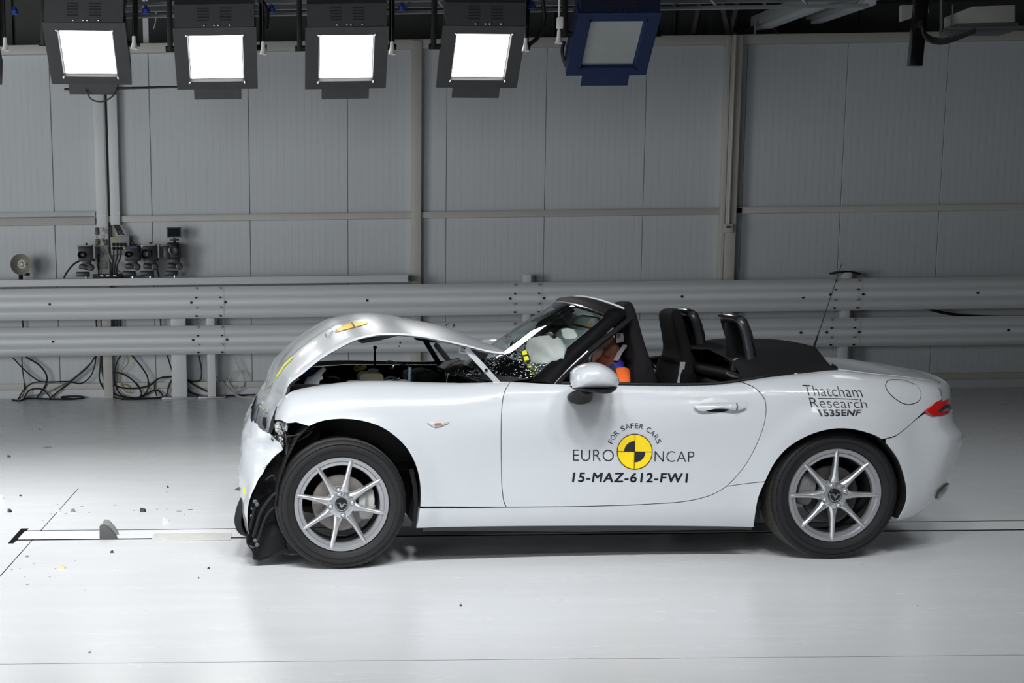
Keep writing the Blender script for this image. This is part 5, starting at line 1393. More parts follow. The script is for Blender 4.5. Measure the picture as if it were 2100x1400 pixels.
# gantry above the lamps: ladder truss of pale angle steel
GYY = LY+.62; gz = at(700, 14, GYY).z
gan = empty('lamp_gantry', (0, GYY, gz)); tag(gan, 'pale steel ladder gantry spanning above the row of flood lamps', 'gantry')
M_gal = mat('galvanised_steel', (.34, .36, .37), .45, metal=.5, var=.15, scale=6)
gx0, gx1 = at(150, 10, GYY).x, at(1780, 5, GYY).x
for dz, hgt in ((.045, .03), (-.05, .025)):
    MB().box(((gx0+gx1)/2, 0, dz), (gx1-gx0, .05, hgt)).build('gantry_rail', M_gal, gan, smooth=0, bevel=.003)
MB().box(((gx0+gx1)/2, .25, .04), (gx1-gx0, .04, .03)).build('gantry_rail', M_gal, gan, smooth=0)
k = 0; x = gx0+.12
while x < gx1-.1:
    MB().tube([(x, 0, -.045), (x+.08*(1 if k % 2 else -1), 0, .045)], .012, 6).build('gantry_brace', M_gal, gan); x += .36; k += 1
# blue clips and white spot heads, hanging cables
M_blclip = mat('blue_clamp_plastic', (.02, .06, .35), .5); M_spotw = mat('white_spot_head', (.62, .62, .60), .45)
for i, (u, v, lab) in enumerate(((30, 22, 'small blue clamp hanging at the far left of the gantry'), (299, 20, 'small blue clamp on the gantry between first and second flood lamp'), (557, 18, 'small blue clamp on the gantry between second and third flood lamp'), (824, 14, 'small blue clamp on the gantry between third and fourth flood lamp'), (1090, 10, 'small blue clamp on the gantry left of the blue lamp'))):
    c = at(u, v, LY+.02); r = empty('gantry_clamp', c); tag(r, lab, 'clamp', None)
    MB().lathe([(.0, .034), (.012, .032), (.018, .012), (.029, .0), (.029, -.028), (0, -.028)], axis='z', n=12).build('clamp_body', M_blclip, r)
    MB().tube([(0, 0, .03), (0, 0, .10)], .004, 6).build('hook', M_steel, r)
def spot(u, v, lab, big=False):
    c = at(u, v, LY-.30); r = empty('spot_head', c); tag(r, lab, 'spotlight')
    MB().lathe([(0, .065), (.013, .062), (.015, .02), (.024, -.018), (.030, -.030), (.026, -.032), (.020, -.022), (0, -.016)], axis='z', n=16).build('reflector_shell', M_spotw, r)
    MB().tube([(0, 0, .06), (0, .02, .50 if not big else .62)], .008, 6).build('stem', M_black if not big else M_spotw, r)
    if big:
        MB().box((0.006, 0, .115), (.045, .05, .085)).build('transformer', M_spotw, r, bevel=.008)
spot(11, 95, 'small white spot head at the far left beside the first flood lamp'); spot(275, 92, 'small white spot head right of the first flood lamp')
spot(540, 103, 'small white spot head right of the second flood lamp'); spot(804, 103, 'small white spot head right of the third flood lamp')
spot(1078, 96, 'small white spot head right of the fourth flood lamp'); spot(1146, 80, 'white spot head with transformer beside the blue lamp', True)
def cable(name, pts, r, m, label, cat='cable', group=None, n=8, sub=6):
    P = spline([Vector(p) for p in pts], sub); o = MB().tube(P, r, n).build(name, m, None, recenter=True); tag(o, label, cat, group); return o
M_cab = mat('black_cable_rubber', (.008, .008, .008), .5); M_wcab = mat('white_cable', (.46, .46, .45), .5); M_gcab = mat('grey_cable', (.2, .2, .2), .5); M_ycab = mat('yellow_cable', (.33, .25, .08), .5)
cable('lamp_cable', [at(u, v, LY+.2) for u, v in ((175, 183), (187, 203), (210, 208), (232, 196), (241, 178), (244, 165))], .006, M_cab, 'thin black cable looping below the first flood lamp')
cable('lamp_rod', [at(u, v, LY+.25) for u, v in ((132, 183), (240, 181), (365, 178))], .009, M_cab, 'thin dark rod running between first and second flood lamp', 'rod')
cable('lamp_cable', [at(u, v, LY+.1) for u, v in ((690, 14), (720, 17), (755, 12), (778, -2))], .014, M_cab, 'black cable drooping along the gantry above the third flood lamp')
cable('lamp_cable', [at(u, v, LY+.1) for u, v in ((1112, -6), (1116, 40), (1104, 75), (1084, 92))], .016, M_cab, 'black cable hanging from the gantry right of the fourth flood lamp')
cable('lamp_cable', [at(u, v, LY+.3) for u, v in ((1157, 85), (1153, 105), (1158, 128), (1168, 145))], .014, M_cab, 'black cable behind the left side of the blue lamp')
cable('lamp_cable', [at(u, v, LY-.05) for u, v in ((528, -8), (543, 12), (548, 30), (546, 60))], .018, M_cab, 'black cable joining the hanger right of the second flood lamp')
cable('white_cable', [at(u, v, WY+.1) for u, v in ((320, 22), (319, 44), (315, 60))], .006, M_wcab, 'short white cable beside the pale pillar stub above the wall')
st_ = at(303, 60, WY+.3); o = MB().box((0, 0, .35), (.055, .055, .70)).build('roof_stub_post', M_panel, None, loc=(st_.x, st_.y-.2, ZT)); tag(o, 'pale square stub post rising above the wall between first two lamps', 'post')
# right upper corner: black post, hose, tray with box, light battens, roof truss
RY_ = 11.0
b0_, b1_ = at(1883, -60, RY_), at(1876, 136, RY_); 
o = MB().box((0, 0, (b0_.z-b1_.z)/2), (.095, .06, b0_.z-b1_.z), None).build('hanging_pole', M_gloss, None, bevel=.006); o.location = (at(1880, 60, RY_).x, RY_, b1_.z); o.rotation_euler = (0, rad(2.5), 0); tag(o, 'matt black square arm hanging at the upper right before the wall', 'arm')
for i, off in enumerate((0, 3, 6, 9)):
    cable('black_hose', [at(1884, 46+off, RY_-.034)]+[at(u, v+off-6, RY_-.10-.026*i) for u, v in ((1890, 52), (1895, 70), (1908, 82), (1930, 86), (1955, 80), (1983, 69), (2000, 63))], .010, M_cab, ('uppermost', 'second', 'third', 'lowest')[i]+' of four black hoses drooping beside the hanging pole', 'hose', 'looped black hoses at the upper right')
tr_ = at(2030, 55, RY_); tray_o = empty('cable_tray', (tr_.x, RY_, tr_.z)); tag(tray_o, 'dark steel tray holding a pale box at the upper right corner', 'tray')
q = lambda u, v, d=0: at(u, v, RY_)+Vector((0, d, 0))-tray_o.location
MB().prism([q(1962, 49), (q(2090, 46)), q(2090, 61), q(1964, 62)], (0, .3, 0)).build('tray_rail', M_darkmetal, tray_o, bevel=.004)
M_box = mat('pale_grey_box', (.25, .25, .23), .6)
MB().prism([q(1967, 25), q(1995, 13), q(2082, 10), q(2082, 46), q(1967, 48)], (0, .25, 0)).build('ballast_case', M_box, tray_o, bevel=.006)
MB().tube([q(1943, -5, .1), q(1943, 62, .1)], .012, 6).build('tray_hanger', M_darkmetal, tray_o); MB().tube([q(1966, 5, .1), q(1966, 58, .1)], .009, 6).build('tray_hanger', M_darkmetal, tray_o)
MB().prism([q(1885, -4, .3), q(1942, -4, .3), q(1942, 12, .3), q(1885, 30, .3)], (0, .05, 0)).build('tray_bracket', M_box, tray_o)
MB().tube([q(1940, 61), q(2100, 57)], .014, 6).build('tray_tube', M_darkmetal, tray_o)
M_batten = mat('pale_light_batten', (.40, .42, .42), .5)
def batten(lab, a, b, w_):
    p, q_ = a, b; r = empty('light_batten', (p+q_)/2); tag(r, lab, 'light fitting'); d = (q_-p)
    Lh = d.length; d.normalize(); s = d.cross(Vector((0, 0, 1))).normalized(); u_ = s.cross(d); R = Matrix((d, s, u_)).transposed()
    MB().box((0, 0, 0), (Lh, w_, .10), R).build('batten_body', M_batten, r, bevel=.012)
    MB().box(u_*-.07, (Lh*.96, w_*.55, .05), R).build('diffuser', M_panel, r, bevel=.015)
batten('pale light batten hanging under the roof above the right column', at(1560, 44, 15.2), at(1690, -8, 13.0), .20)
batten('second light batten under the roof, further right', at(1672, 30, 15.1), at(1790, -14, 12.9), .18)
# roof lattice truss (dark) behind
tru = empty('roof_truss', (0, WY+.45, ZT)); tag(tru, 'dark steel lattice truss in the shadow above the wall', 'truss')
M_truss = mat('dark_truss_steel', (.10, .10, .10), .6)
for u0, v0, u1, v1 in ((1436, 8, 1424, 70), (1482, 8, 1496, 70), (1514, 8, 1500, 70), (1578, 10, 1586, 40), (1440, 4, 1438, 4.1)):
    if u0 == 1440: continue
    a, b = at(u0, v0, WY+.45)-tru.location, at(u1, v1, WY+.45)-tru.location
    MB().tube([a, b], .035, 4).build('truss_web', M_truss, tru, smooth=0)
MB().box(((at(1380, 5, WY+.45).x+6)/2, 0, at(1500, 5, WY+.45).z-ZT+.05), (10, .08, .1)).build('truss_chord', M_truss, tru, smooth=0)
cable('lamp_cable', [at(u, v, WY-.03+d) for u, v, d in ((1506, 71, 0), (1512, 68, .1), (1525, 58, .3), (1545, 42, .42), (1562, 22, .44), (1568, 8, .45))], .018, M_cab, 'black cable climbing from the right column into the roof')
cable('lamp_cable', [at(u, v, WY-.03) for u, v in ((1580, 52), (1590, 62), (1605, 68.5), (1680, 67.8))], .012, M_cab, 'black cable lying along the wall top right of the column')
cable('hanging_strap', [at(u, v, WY-.1) for u, v in ((1552, 38), (1549, 55), (1548, 72))], .012, M_gcab, 'short grey strap hanging over the wall top near the right column', 'strap')
cable('wall_cable', [at(u, v, GY+.08) for u, v in ((1890, 629), (1930, 640), (1980, 647), (2050, 649.5), (2130, 649))], .014, M_cab, 'black cable sagging between the rails at the far right')
fl = MB(); P = spline([at(u, v, GY+.02) for u, v in ((1705, 560), (1722, 556.5), (1735, 555.5), (1750, 557), (1762, 560))], 4)
o = fl.loft([[p+Vector((0, -.05, -.012)), p+Vector((0, -.05, .002)), p+Vector((0, .06, .004)), p+Vector((0, .06, -.012))] for p in P], closed=True, capends=True).build('rubber_cap', M_black, None, recenter=True); tag(o, 'black rubber cap lying on the rail top behind the antenna', 'cap')

# ------------------------------------------------------------------ wall trunking, sockets, cameras on the shelf
TY = WY-.09
def trunk(u0, u1, vt, vb, lab):
    a, b = at(u0, vb, TY), at(u1, vb, TY); zt = ZT-.12
    r = empty('cable_trunking', ((a.x+b.x)/2, WY-.05, a.z)); tag(r, lab, 'trunking')
    MB().box((0, 0, (zt-a.z)/2), (b.x-a.x, .09, zt-a.z)).build('trunking_cover', M_whitemetal, r, bevel=.004)
    MB().box((0, -.004, .11), (b.x-a.x+.004, .09, .006)).build('trunking_joint', M_rail, r)
    return r
trunk(198.5, 219.5, 180, 465, 'white vertical cable trunking on the wall, left one, ending above the sockets')
trunk(227, 246.5, 180, 461, 'white vertical cable trunking on the wall, right one, beside its twin')
gp = at(223, 400, WY-.02); o = MB().box((0, 0, 1.2), (.03, .03, 2.4)).build('wall_conduit', M_darkmetal, None, loc=(gp.x, WY-.02, 1.55)); tag(o, 'thin dark conduit between the two white trunkings', 'conduit')
# socket strip
sk = at(211, 518, WY-.06); sr = empty('socket_panel', (sk.x, WY-.05, at(211, 556, WY-.05).z)); tag(sr, 'grey wall panel of power sockets and plugs below the trunking', 'socket panel')
q = lambda u, v, d=0: at(u, v, WY-.06)+Vector((0, d, 0))-sr.location
M_sock = mat('grey_socket_plastic', (.33, .36, .37), .45); M_wsock = mat('white_socket_plastic', (.6, .6, .58), .45)
MB().prism([q(196, 466), q(224, 466), q(224, 556), q(199, 552)], (0, .03, 0)).build('backplate', M_sock, sr)
for u, v, w_, h_, m in ((200, 474, 9, 13, M_darkmetal), (209, 471, 8, 8, M_wsock), (218, 474, 9, 10, M_sock), (210, 485, 9, 7, M_wsock), (201, 496, 9, 12, M_greyplast), (210, 493, 7, 8, M_sock), (218, 497, 9, 12, M_darkmetal), (210, 508, 8, 7, M_wsock), (219, 517, 9, 10, M_sock), (209, 520, 10, 9, M_sock), (211, 531, 10, 6, M_wsock), (213, 543, 16, 16, M_sock), (203, 543, 8, 9, M_wsock), (201, 516, 8, 8, M_sock)):
    c = q(u, v, -.02); s = 3000/14.7
    b = MB().box(c, (w_/s, .05, h_/s)).build('socket', m, sr, bevel=.006)
    MB().lathe([(.012, -.03), (.012, -.024), (0, -.024)], c=c, axis='y', n=10).build('socket_pin_hole', M_dark, b)
MB().ball(q(200.5, 499, -.055), .013, 10).build('green_plug', mat('green_plug', (.30, .36, .03), .5), sr)
# junction box with rows of cable glands
jr = at(246, 503, WY-.1); jb = empty('junction_box', (jr.x, WY-.06, at(246, 523, WY-.1).z)); tag(jb, 'grey metal junction box with two rows of plugged cables on the wall', 'junction box')
q = lambda u, v, d=0: at(u, v, WY-.12)+Vector((0, d, 0))-jb.location
MB().prism([q(226, 486), q(265, 482), q(266, 520), q(228, 523)], (0, .11, 0)).build('case', mat('junction_box_grey', (.32, .32, .31), .5), jb, bevel=.005)
MB().prism([q(229, 488.5, -.003), q(240, 488, -.003), q(240, 492, -.003), q(229, 492.5, -.003)], (0, .003, 0)).build('yellow_label', mat('yellow_label', (.42, .36, .08), .6), jb)
for i in range(4):
    for v in (501, 509):
        MB().lathe([(.016, .0), (.016, -.02), (.010, -.03), (0, -.03)], c=q(233+7.6*i, v), axis='y', n=12).build('cable_gland', M_black if not (i == 3 and v > 505) else M_cream, jb)
for i, (u, v) in enumerate(((233.5, 509), (241, 509), (248, 509))):
    cable('plug_cable', [at(u, v, WY-.16), at(u-1, v+18, WY-.18), at(231+4.5*i, 545, WY-.16), at(231+4.5*i, 567, GY)], .007, M_cab, ('left', 'middle', 'right')[i]+' one of three black cables hanging from the junction box to the shelf', 'cable', 'black cables under the junction box')
for i in range(3):
    cable('trunking_cable', [at(235+4.4*i, 462, WY-.1), at(241+4.6*i, 475, WY-.12), at(244+5*i, 482, WY-.12)], .0095, M_cab, ('left', 'middle', 'right')[i]+' one of three thick black cables leaving the right trunking above the junction box', 'cable', 'thick cables leaving the trunking')
cable('wall_cable', [at(u, v, WY-.12) for u, v in ((219, 506), (226, 530), (240, 552), (258, 564), (285, 570), (330, 571))], .007, M_wcab, 'white cable curving from the sockets down along the shelf')
cable('wall_cable', [at(u, v, WY-.12) for u, v in ((202, 520), (202, 545), (203, 567))], .008, M_cab, 'black cable hanging below the green plug')
# patch bar on the shelf
pr = at(222, 568, GY); pbk = empty('patch_bar', (pr.x, GY, shelf_top)); tag(pbk, 'low black patch bar with three white labels lying on the shelf', 'patch bar')
MB().box((0, 0, .022), (.30, .08, .044)).build('bar_case', M_black, pbk, bevel=.004)
for x in (-.06, .0, .07): MB().box((x, -.0405, .027), (.03, .002, .016)).build('white_tag', M_wsock, pbk)
# cameras
M_camblk = mat('camera_black', (.014, .014, .015), .4); M_camgrey = mat('camera_silver', (.36, .37, .38), .4)
def cam_mount(root):
    MB().tube([(0, 0, 0), (0, 0, .05)], .018, 10).build('mount_stud', M_steel, root)
    MB().box((-.035, 0, .045), (.13, .07, .05)).build('mount_base', M_camblk, root, bevel=.01)
    MB().box((-.02, 0, .115), (.10, .07, .05), (0, rad(8), 0)).build('mount_arm', M_camblk, root, bevel=.012)
    k = MB().lathe([(.0, -.055), (.016, -.055), (.018, -.048), (.030, -.046), (.034, -.03), (.034, .03), (0, .03)], c=(.045, 0, .11), axis='y', n=20).build('pan_lock', M_camblk, root)
    MB().lathe([(.019, -.056), (.026, -.052), (.026, -.047), (.018, -.05)], c=(.045, 0, .11), axis='y', n=20).build('lock_ring', M_steel, k)
def hs_camera(label, u, top, silver=True, lensR=.045, du=0.):
    c = at(u, 567, GY-.07); r = empty('high_speed_camera', (c.x, GY-.07, shelf_top)); tag(r, label, 'camera')
    cam_mount(r)
    MB().box((0.005, .0, .165), (.09, .07, .05)).build('mount_plate', M_camblk, r, bevel=.006)
    b = MB().box((.005, .035, .245), (.15, .15, .15)).build('body', M_camblk, r, bevel=.012)
    if silver: MB().box((-.012, .035, .315), (.15, .14, .03)).build('top_cover', M_camgrey, r, bevel=.006); MB().box((.085, .035, .26), (.02, .13, .13)).build('side_cover', M_camgrey, b, bevel=.004)
    ln = MB().lathe([(lensR, .0), (lensR*1.02, -.05), (lensR, -.085), (lensR*.82, -.09), (lensR*.72, -.07), (lensR*.5, -.055), (0, -.05)], c=(-.03+du, -.03, .235), axis='y', n=28).build('lens', M_camblk, r)
    MB().lathe([(lensR*.98, -.0905), (lensR*.98, -.086), (lensR*.86, -.0865), (lensR*.86, -.0915)], c=(-.03+du, -.03, .235), axis='y', n=28).build('lens_ring', M_camgrey if silver else M_camblk, ln)
    MB().tube([(.0, .06, .33), (.0, .06, .352)], .010, 8).build('top_plug', M_camblk, r)
    return r
hs_camera('silver-topped high speed camera left of the sockets on the shelf', 177.5, 512, True, .036)
hs_camera('silver-topped high speed camera with large round lens, left of the monitor camera', 309, 512, True, .052, -.005)
r = hs_camera('small black camera with a blue label, right of the junction box on the shelf', 272.5, 512, False, .030)
MB().box((.005, -.042, .300), (.10, .004, .02)).build('blue_label', mat('blue_label', (.03, .04, .12), .5), r)
# camera with a monitor
c = at(359, 566, GY-.02); r = empty('video_camera', (c.x, GY-.02, shelf_top)); tag(r, 'tall black video camera with a small monitor on top, on the shelf', 'camera')
cam_mount(r)
MB().box((0, 0, .165), (.10, .08, .05)).build('mount_plate', M_camblk, r, bevel=.006)
MB().box((-.01, .05, .265), (.13, .2, .16)).build('body', M_camblk, r, bevel=.02); MB().box((-.075, .0, .245), (.06, .12, .13)).build('battery', M_camblk, r, bevel=.006)
ln = MB().lathe([(.05, .0), (.05, -.06), (.036, -.065), (.030, -.05), (0, -.045)], c=(-.005, -.05, .27), axis='y', n=28).build('lens', M_camblk, r); MB().lathe([(.036, -.067), (.042, -.064), (.042, -.06), (.034, -.06)], c=(-.005, -.05, .27), axis='y', n=28).build('lens_ring', M_steel, ln)
MB().tube([(.0, .03, .34), (.0, .03, .39)], .014, 8).build('monitor_stem', M_camblk, r); MB().box((.0, .03, .375), (.09, .05, .02)).build('monitor_shoe', M_camblk, r, bevel=.004)
mo_ = MB().box((0, .03, .445), (.145, .03, .10)).build('monitor', M_camblk, r, bevel=.005); MB().box((0, .0135, .445), (.125, .003, .082)).build('screen', M_gloss, mo_); MB().box((0, .0145, .445), (.149, .002, .104)).build('screen_bezel', M_greyplast, mo_)
cable('camera_cable', [at(u, v, GY-.05) for u, v in ((168, 533), (152, 541), (138, 557), (131, 570))], .009, M_cab, 'black cable curving left from the first camera to the shelf')
cable('camera_cable', [at(u, v, GY) for u, v in ((322, 552), (325, 562), (326, 568))], .008, M_cab, 'black cable right of the large lensed camera')
cable('camera_cable', [at(u, v, WY-.08) for u, v in ((262, 502), (272, 500), (278, 503), (277, 512))], .007, M_cab, 'short cable from the junction box to the blue-labelled camera')
# reflector lamp
c = at(46, 572, GY-.02); r = empty('reflector_lamp', (c.x, GY-.02, shelf_top)); tag(r, 'round bowl reflector lamp standing at the left end of the shelf', 'lamp')
M_bowl = mat('reflector_bowl_paint', (.42, .41, .35), .35, metal=.3)
zc_ = .15
MB().lathe([(.102, -.06), (.105, -.062), (.100, -.05), (.085, -.01), (.05, .03), (.0, .04)], c=(0, 0, zc_), axis='y', n=40).build('reflector_bowl', M_bowl, r, solid=.002)
bl = MB().lathe([(.0, -.03), (.018, -.03), (.022, -.02), (.024, .02)], c=(0, 0, zc_), axis='y', n=24).build('bulb', mat('lamp_bulb_frosted', (.45, .43, .38), .3), r)
MB().lathe([(.028, -.022), (.038, -.026), (.038, -.02), (.028, -.012)], c=(0, 0, zc_), axis='y', n=28).build('bulb_ring', mat('pale_ring', (.7, .7, .66), .4), bl)
MB().tube([(-.02, .02, 0), (-.02, .03, .06)], .022, 8).build('lamp_foot', M_black, r); MB().box((.045, .02, .05), (.05, .04, .03)).build('lamp_clamp', M_black, r, bevel=.005)

# ------------------------------------------------------------------ cables behind the rails and on the floor
CY0 = GY+.12
def fl_c(pts, r, m, lab, grp=None, Y=None):
    P = []
    for i, (u, v) in enumerate(pts):
        f = onfloor(u, v)
        if f.y <= WY-.05: p = Vector((f.x, f.y, r))
        else: p = at(u, v, (Y or CY0)); p.z = max(p.z, r)
        P.append(p)
    return cable('floor_cable', P, r, m, lab, 'cable', grp)
gb_ = 'tangled black cables behind the guardrail'
lb = 'thin black cable in the tangle on the floor behind the guardrail'
tl_ = ['black cable of the tangle swinging far out to the left from the column', 'black cable of the tangle hugging the column foot in a wide bottom sweep', 'black cable of the tangle dropping steeply right of the column', 'black cable of the tangle plunging from the rail then climbing to the wide post', 'black cable of the tangle bowing outward halfway to the wide post', 'black cable of the tangle sagging across to the wide post at mid height', 'black cable of the tangle arching over in a hoop beside the column', 'black cable of the tangle curling upward at the left edge of the wide post', 'black cable of the tangle sprawling lowest along the floor before the wide post']
for i, pts in enumerate([[(196, 730), (180, 752), (150, 778), (122, 800), (103, 816), (100, 820)],
    [(207, 728), (205, 755), (204, 778), (215, 800), (232, 815), (262, 820), (300, 819), (330, 817)], [(209, 728), (210, 765), (222, 795), (245, 812), (285, 818), (315, 818), (345, 812)],
    [(248, 728), (237, 750), (235, 780), (244, 805), (265, 817), (300, 818), (338, 813), (346, 790), (352, 778)], [(270, 728), (290, 752), (303, 775), (302, 800), (288, 815), (262, 819)],
    [(206, 735), (216, 770), (240, 792), (275, 796), (305, 790), (325, 776), (352, 772)], [(214, 788), (226, 766), (250, 766), (275, 782), (290, 805), (284, 818)],
    [(322, 812), (317, 795), (320, 780), (335, 773), (352, 772)], [(334, 814), (330, 805), (318, 799), (300, 808), (285, 816), (250, 820)]]):
    fl_c(pts, .008, M_cab, tl_[i], gb_)
fl_c([(343, 728), (348, 745), (353, 760)], .008, M_cab, 'black cable dropping beside the wide white post')
fl_c([(26, 733), (50, 758), (75, 778), (95, 783), (140, 782), (165, 786), (185, 772), (194, 750), (197, 730)], .007, M_cab, 'black cable sagging in a low arc from far left to the column')
fl_c([(45, 731), (46, 755), (50, 790), (48, 808), (40, 818)], .006, M_cab, 'black cable hanging straight down at the far left')
fl_c([(53, 732), (80, 748), (95, 768), (95, 785), (85, 803), (75, 817)], .009, M_cab, 'thick black cable bowing right at the far left')
fl_c([(36, 822), (50, 798), (70, 784), (110, 783)], .007, M_cab, 'black cable rising in a loop from the floor at far left')
fl_c([(25, 821), (40, 823), (55, 818), (90, 819), (140, 820), (172, 817), (160, 812), (130, 813), (128, 817), (150, 819), (172, 815)], .008, M_cab, 'black cable lying flat along the floor at the left')
fl_c([(48, 820), (60, 800), (82, 797), (98, 808), (105, 820)], .007, M_cab, 'black cable arched on the floor near the left end')
fl_c([(45, 814), (80, 808), (110, 798), (150, 775), (190, 740)], .005, M_gcab, 'thin grey cable running up from the floor to the column')
fl_c([(407, 728), (413, 755), (411, 778), (395, 782), (385, 778)], .009, M_cab, 'black cable looping between the two white posts')
fl_c([(385, 780), (400, 790), (425, 803)], .008, M_cab, 'black cable slanting down behind the narrow white post')
fl_c([(384, 798), (395, 806), (420, 812), (455, 811), (500, 810), (530, 809)], .009, M_cab, 'black cable lying along the wall foot right of the posts')
fl_c([(262, 728), (262, 745), (250, 760), (246, 775), (255, 800), (268, 805), (262, 790), (245, 787)], .005, M_ycab, 'thin yellowish cable among the black tangle')
fl_c([(443, 772), (455, 780), (470, 800), (490, 814), (530, 818)], .007, M_wcab, 'white cable falling from the narrow post to the floor')
fl_c([(480, 733), (492, 758), (500, 775), (498, 795), (485, 802), (470, 790), (472, 770), (485, 760), (498, 764), (500, 785), (490, 795), (478, 790)], .005, M_wcab, 'white cable coil hanging below the lower rail')
fl_c([(455, 775), (470, 785), (490, 812), (515, 812), (540, 810)], .006, M_wcab, 'second white cable lying on the floor toward the car')
# cables seen in the slot between the rails
sl_ = ['by itself at the far left', 'just left of the column', 'right against the column, left side', 'on the column face', 'at the right edge of the column', 'first of the three right of the column', 'middle of the three right of the column', 'last of the three right of the column', 'left of the wide white post']
for k, u in enumerate((45, 196, 207, 215, 222, 233, 238, 245, 328)):
    a, b = at(u, 645, WY-.06), at(u+2, 668, WY-.06)
    cable('slot_cable', [a+Vector((0, 0, .1)), a, b, b-Vector((0, 0, .15))], .008, M_cab, 'black cable in the gap between the rails, '+sl_[k], 'cable', 'cables in the gap between the rails', sub=2)

# ------------------------------------------------------------------ things on the floor
M_plate = mat('grey_trolley_plate', (.065, .065, .063), .5, var=.2)
tp0 = onfloor(221, 1107.5); tpr = empty('tow_hook_plate', (tp0.x, yN, 0)); tag(tpr, 'grey curved metal plate standing upright in the tow track', 'plate')
s = 3000/ (tp0.y)
o_ = [(-.044, 0), (-.044, .055), (-.042, .070), (-.032, .078), (-.016, .076), (.0, .066), (.020, .045), (.040, .018), (.046, 0)]
MB().prism([Vector((x*1.0, -.012, z)) for x, z in o_], (0, .024, 0)).build('plate_front', M_plate, tpr, bevel=.002)
MB().prism([Vector((x*.9, .10, z*1.05)) for x, z in o_], (0, .02, 0)).build('plate_back', mat('pale_plate_edge', (.2, .2, .19), .5), tpr, bevel=.002)
MB().box((-.03, .05, .045), (.03, .12, .02)).build('plate_bridge', M_strip, tpr)
# worn cover strip over the near slot
M_cover = mat('worn_white_tape', (.56, .56, .53), .6, var=.16, scale=30)
ca, cb = onfloor(314, 1101), onfloor(474, 1101); ya, yb_ = onfloor(400, 1108.5).y, onfloor(400, 1094.5).y
cs = MB(); rows = []
for i in range(13):
    x = ca.x+(cb.x-ca.x)*i/12
    rows.append([Vector((x, ya+.004*sin(i*1.7), .0045)), Vector((x, (ya+yb_)/2, .009+.002*sin(i))), Vector((x, yb_+.004*sin(i*2.3), .0045))])
o = cs.loft(rows).build('slot_cover_tape', M_cover, None, solid=.003, recenter=True); tag(o, 'worn whitish tape strip covering the tow track slot left of the car', 'tape')
M_sh_d = mat('debris_dark_plastic', (.02, .02, .022), .45); M_sh_g = mat('debris_grey_plastic', (.22, .23, .24), .45); M_sh_w = mat('debris_clear_shard', (.60, .62, .64), .2, coat=.4); M_sh_y = mat('debris_yellow_shard', (.62, .50, .22), .5); M_sh_b = mat('debris_blue_flake', (.42, .58, .68), .5)
def shard(u, v, w_, h_, m, label, group=None, seed=0, flat=False):
    """small broken piece lying on the floor: w_, h_ are its size in photo pixels"""
    random.seed(seed*13+5); c = onfloor(u, v); s = FL/c.y; W, H = w_/s, h_/s; dep = W*.5
    n = 7; base = []
    for k in range(n):
        a = 2*pi*k/n + random.uniform(-.25, .25); r = random.uniform(.65, 1.0); base.append(Vector((W/2*r*cos(a), dep/2*r*sin(a)*1.2, 0)))
    top = [Vector((p.x*random.uniform(.55, .9), p.y*random.uniform(.5, .9), H*random.uniform(.12 if flat else .3, .35 if flat else 1.0))) for p in base]
    mid = [p*.98+Vector((0, 0, min(.003, H*.2))) for p in base]
    mb = MB().loft([base, mid, top], closed=True, capends=True)
    o = mb.build('debris_shard', m, None, smooth=0, loc=(c.x, c.y, 0)); o.rotation_euler = (0, 0, 0); tag(o, label, 'debris', group)
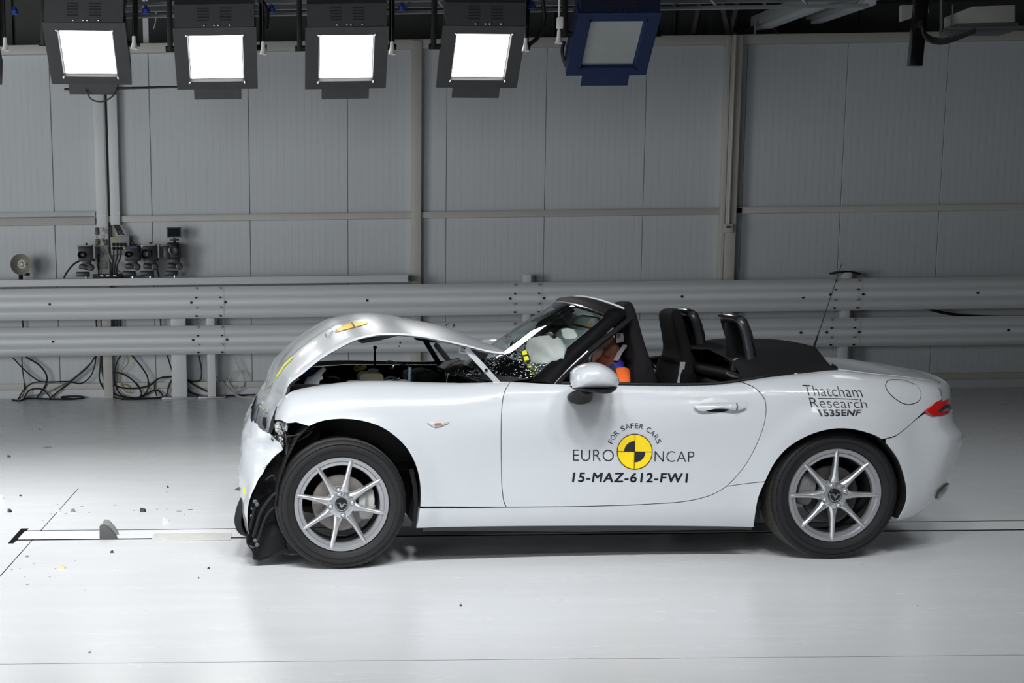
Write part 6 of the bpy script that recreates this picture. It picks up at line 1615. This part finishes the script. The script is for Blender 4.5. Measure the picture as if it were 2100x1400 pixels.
named = [(82, 881, 4, 4, M_sh_d, 'lone black speck on the dark floor at the far left near the wall'), (96, 917, 26, 3, M_sh_g, 'flat dark sliver lying on the floor below the lone speck'), (19, 937, 9, 6, M_sh_d, 'black pointed crumb at the left edge of the floor'),
  (4, 1024, 13, 12, M_sh_w, 'pale translucent shard at the left edge of the floor'), (42, 1017, 6, 4, M_sh_d, 'dark crumb right of the pale translucent shard'), (20, 1050, 13, 9, M_sh_d, 'black hooked shard at the left edge above the track end'),
  (344, 1000, 5, 7, M_sh_d, 'small black upright clip midway between track plate and bumper'), (149, 1049, 13, 7, M_sh_g, 'grey curled shard behind the track end'), (293, 1049, 17, 9, M_sh_d, 'largest dark shard behind the grey track plate'),
  (340, 1069, 20, 8, M_sh_w, 'curved white shard behind the worn tape strip'), (390, 1045, 12, 3, M_sh_d, 'flat dark flake behind the worn tape near the bumper'), (367, 1048, 16, 2.5, M_sh_g, 'thin grey sliver behind the worn tape'),
  (163, 1112, 6, 3, M_sh_g, 'small grey flake just in front of the near track slot'), (229, 1133, 11, 8, M_sh_d, 'black shard with an upright tip in front of the track plate'), (55, 1142, 10, 5, M_sh_g, 'grey shard in front of the track end'),
  (128, 1164, 24, 5, M_sh_y, 'yellowish flat shard on the floor at lower left'), (95, 1156, 14, 3, M_sh_b, 'pale blue flake beside the yellowish shard'), (113, 1166, 6, 3, M_sh_d, 'dark bit touching the yellowish shard'),
  (428, 1166, 7, 4, M_sh_d, 'dark shard on the floor in front of the bumper'), (295, 1165, 8, 3, M_sh_w, 'pale flake left of the dark shard before the bumper'), (240, 1167, 16, 3, M_sh_w, 'long pale sliver right of the yellowish shard'),
  (56, 1198, 8, 3, M_sh_d, 'black flat flake at the lower left floor'), (945, 1242, 6, 5, M_sh_d, 'lone black crumb on the floor in front of the car'), (1744, 1251, 4, 3, M_sh_d, 'tiny black crumb on the floor below the rear wheel'),
  (1882, 1241, 5, 2, M_sh_d, 'tiny dark flake on the floor right of the rear wheel'), (184, 1338, 8, 4, M_sh_g, 'grey flake near the bottom seam of the floor'), (407, 1186, 4, 4, M_sh_d, 'dark bead on the floor below the shard before the bumper'),
  (120, 1049, 14, 6, M_sh_w, 'whitish flake left of the grey curled shard'), (235, 1036, 8, 3, M_sh_g, 'short grey sliver left of the largest dark shard'), (168, 1038, 9, 2.5, M_sh_g, 'fine grey sliver right of the floor joint behind the track')]
for i, (u, v, a, b, m, lab) in enumerate(named): shard(u, v, a, b, m, lab, None, i, flat=b < 4)
tiny = [(135, 1053), (105, 1053), (183, 1051), (322, 1044), (342, 1044), (88, 1067), (154, 1150), (41, 1165), (50, 1183), (102, 1183), (175, 1210), (405, 1050), (24, 1168), (342, 1009), (275, 1047), (378, 1055), (118, 1034), (69, 1156)]
for i, (u, v) in enumerate(tiny): shard(u, v, 4 + (i % 3), 2.5, M_sh_g if i % 3 else M_sh_d, 'tiny crumb of broken plastic on the white floor left of the car', 'tiny plastic crumbs left of the car', 50+i, flat=True)

# scuffs on the lower rail behind the bonnet
M_scuff = mat('scuff_black', (.03, .03, .03), .7)
random.seed(3); zcL = (zL[0]+zL[1])/2; kL = (zL[0]-zL[1])/.312
for cu, cv, n in ((931, 664, 4), (916, 668, 2), (819, 706, 3)):
    for k in range(n):
        u, v = cu+random.uniform(-4, 4), cv+random.uniform(-6, 6); w_ = random.uniform(1.2, 2.6); c = at(u, v, GY-.05); P = []
        for q in range(6):
            a = 2*pi*q/6; r_ = w_*random.uniform(.5, 1); p = at(u+r_*cos(a), v+r_*sin(a), GY-.05)
            P.append(Vector((p.x, wy(max(-.15, min(.15, (p.z-zcL)/kL)))-.0145, p.z)))
        MB().prism(P, (0, .002, 0)).build('scuff_mark', M_scuff, rail_root, smooth=0)
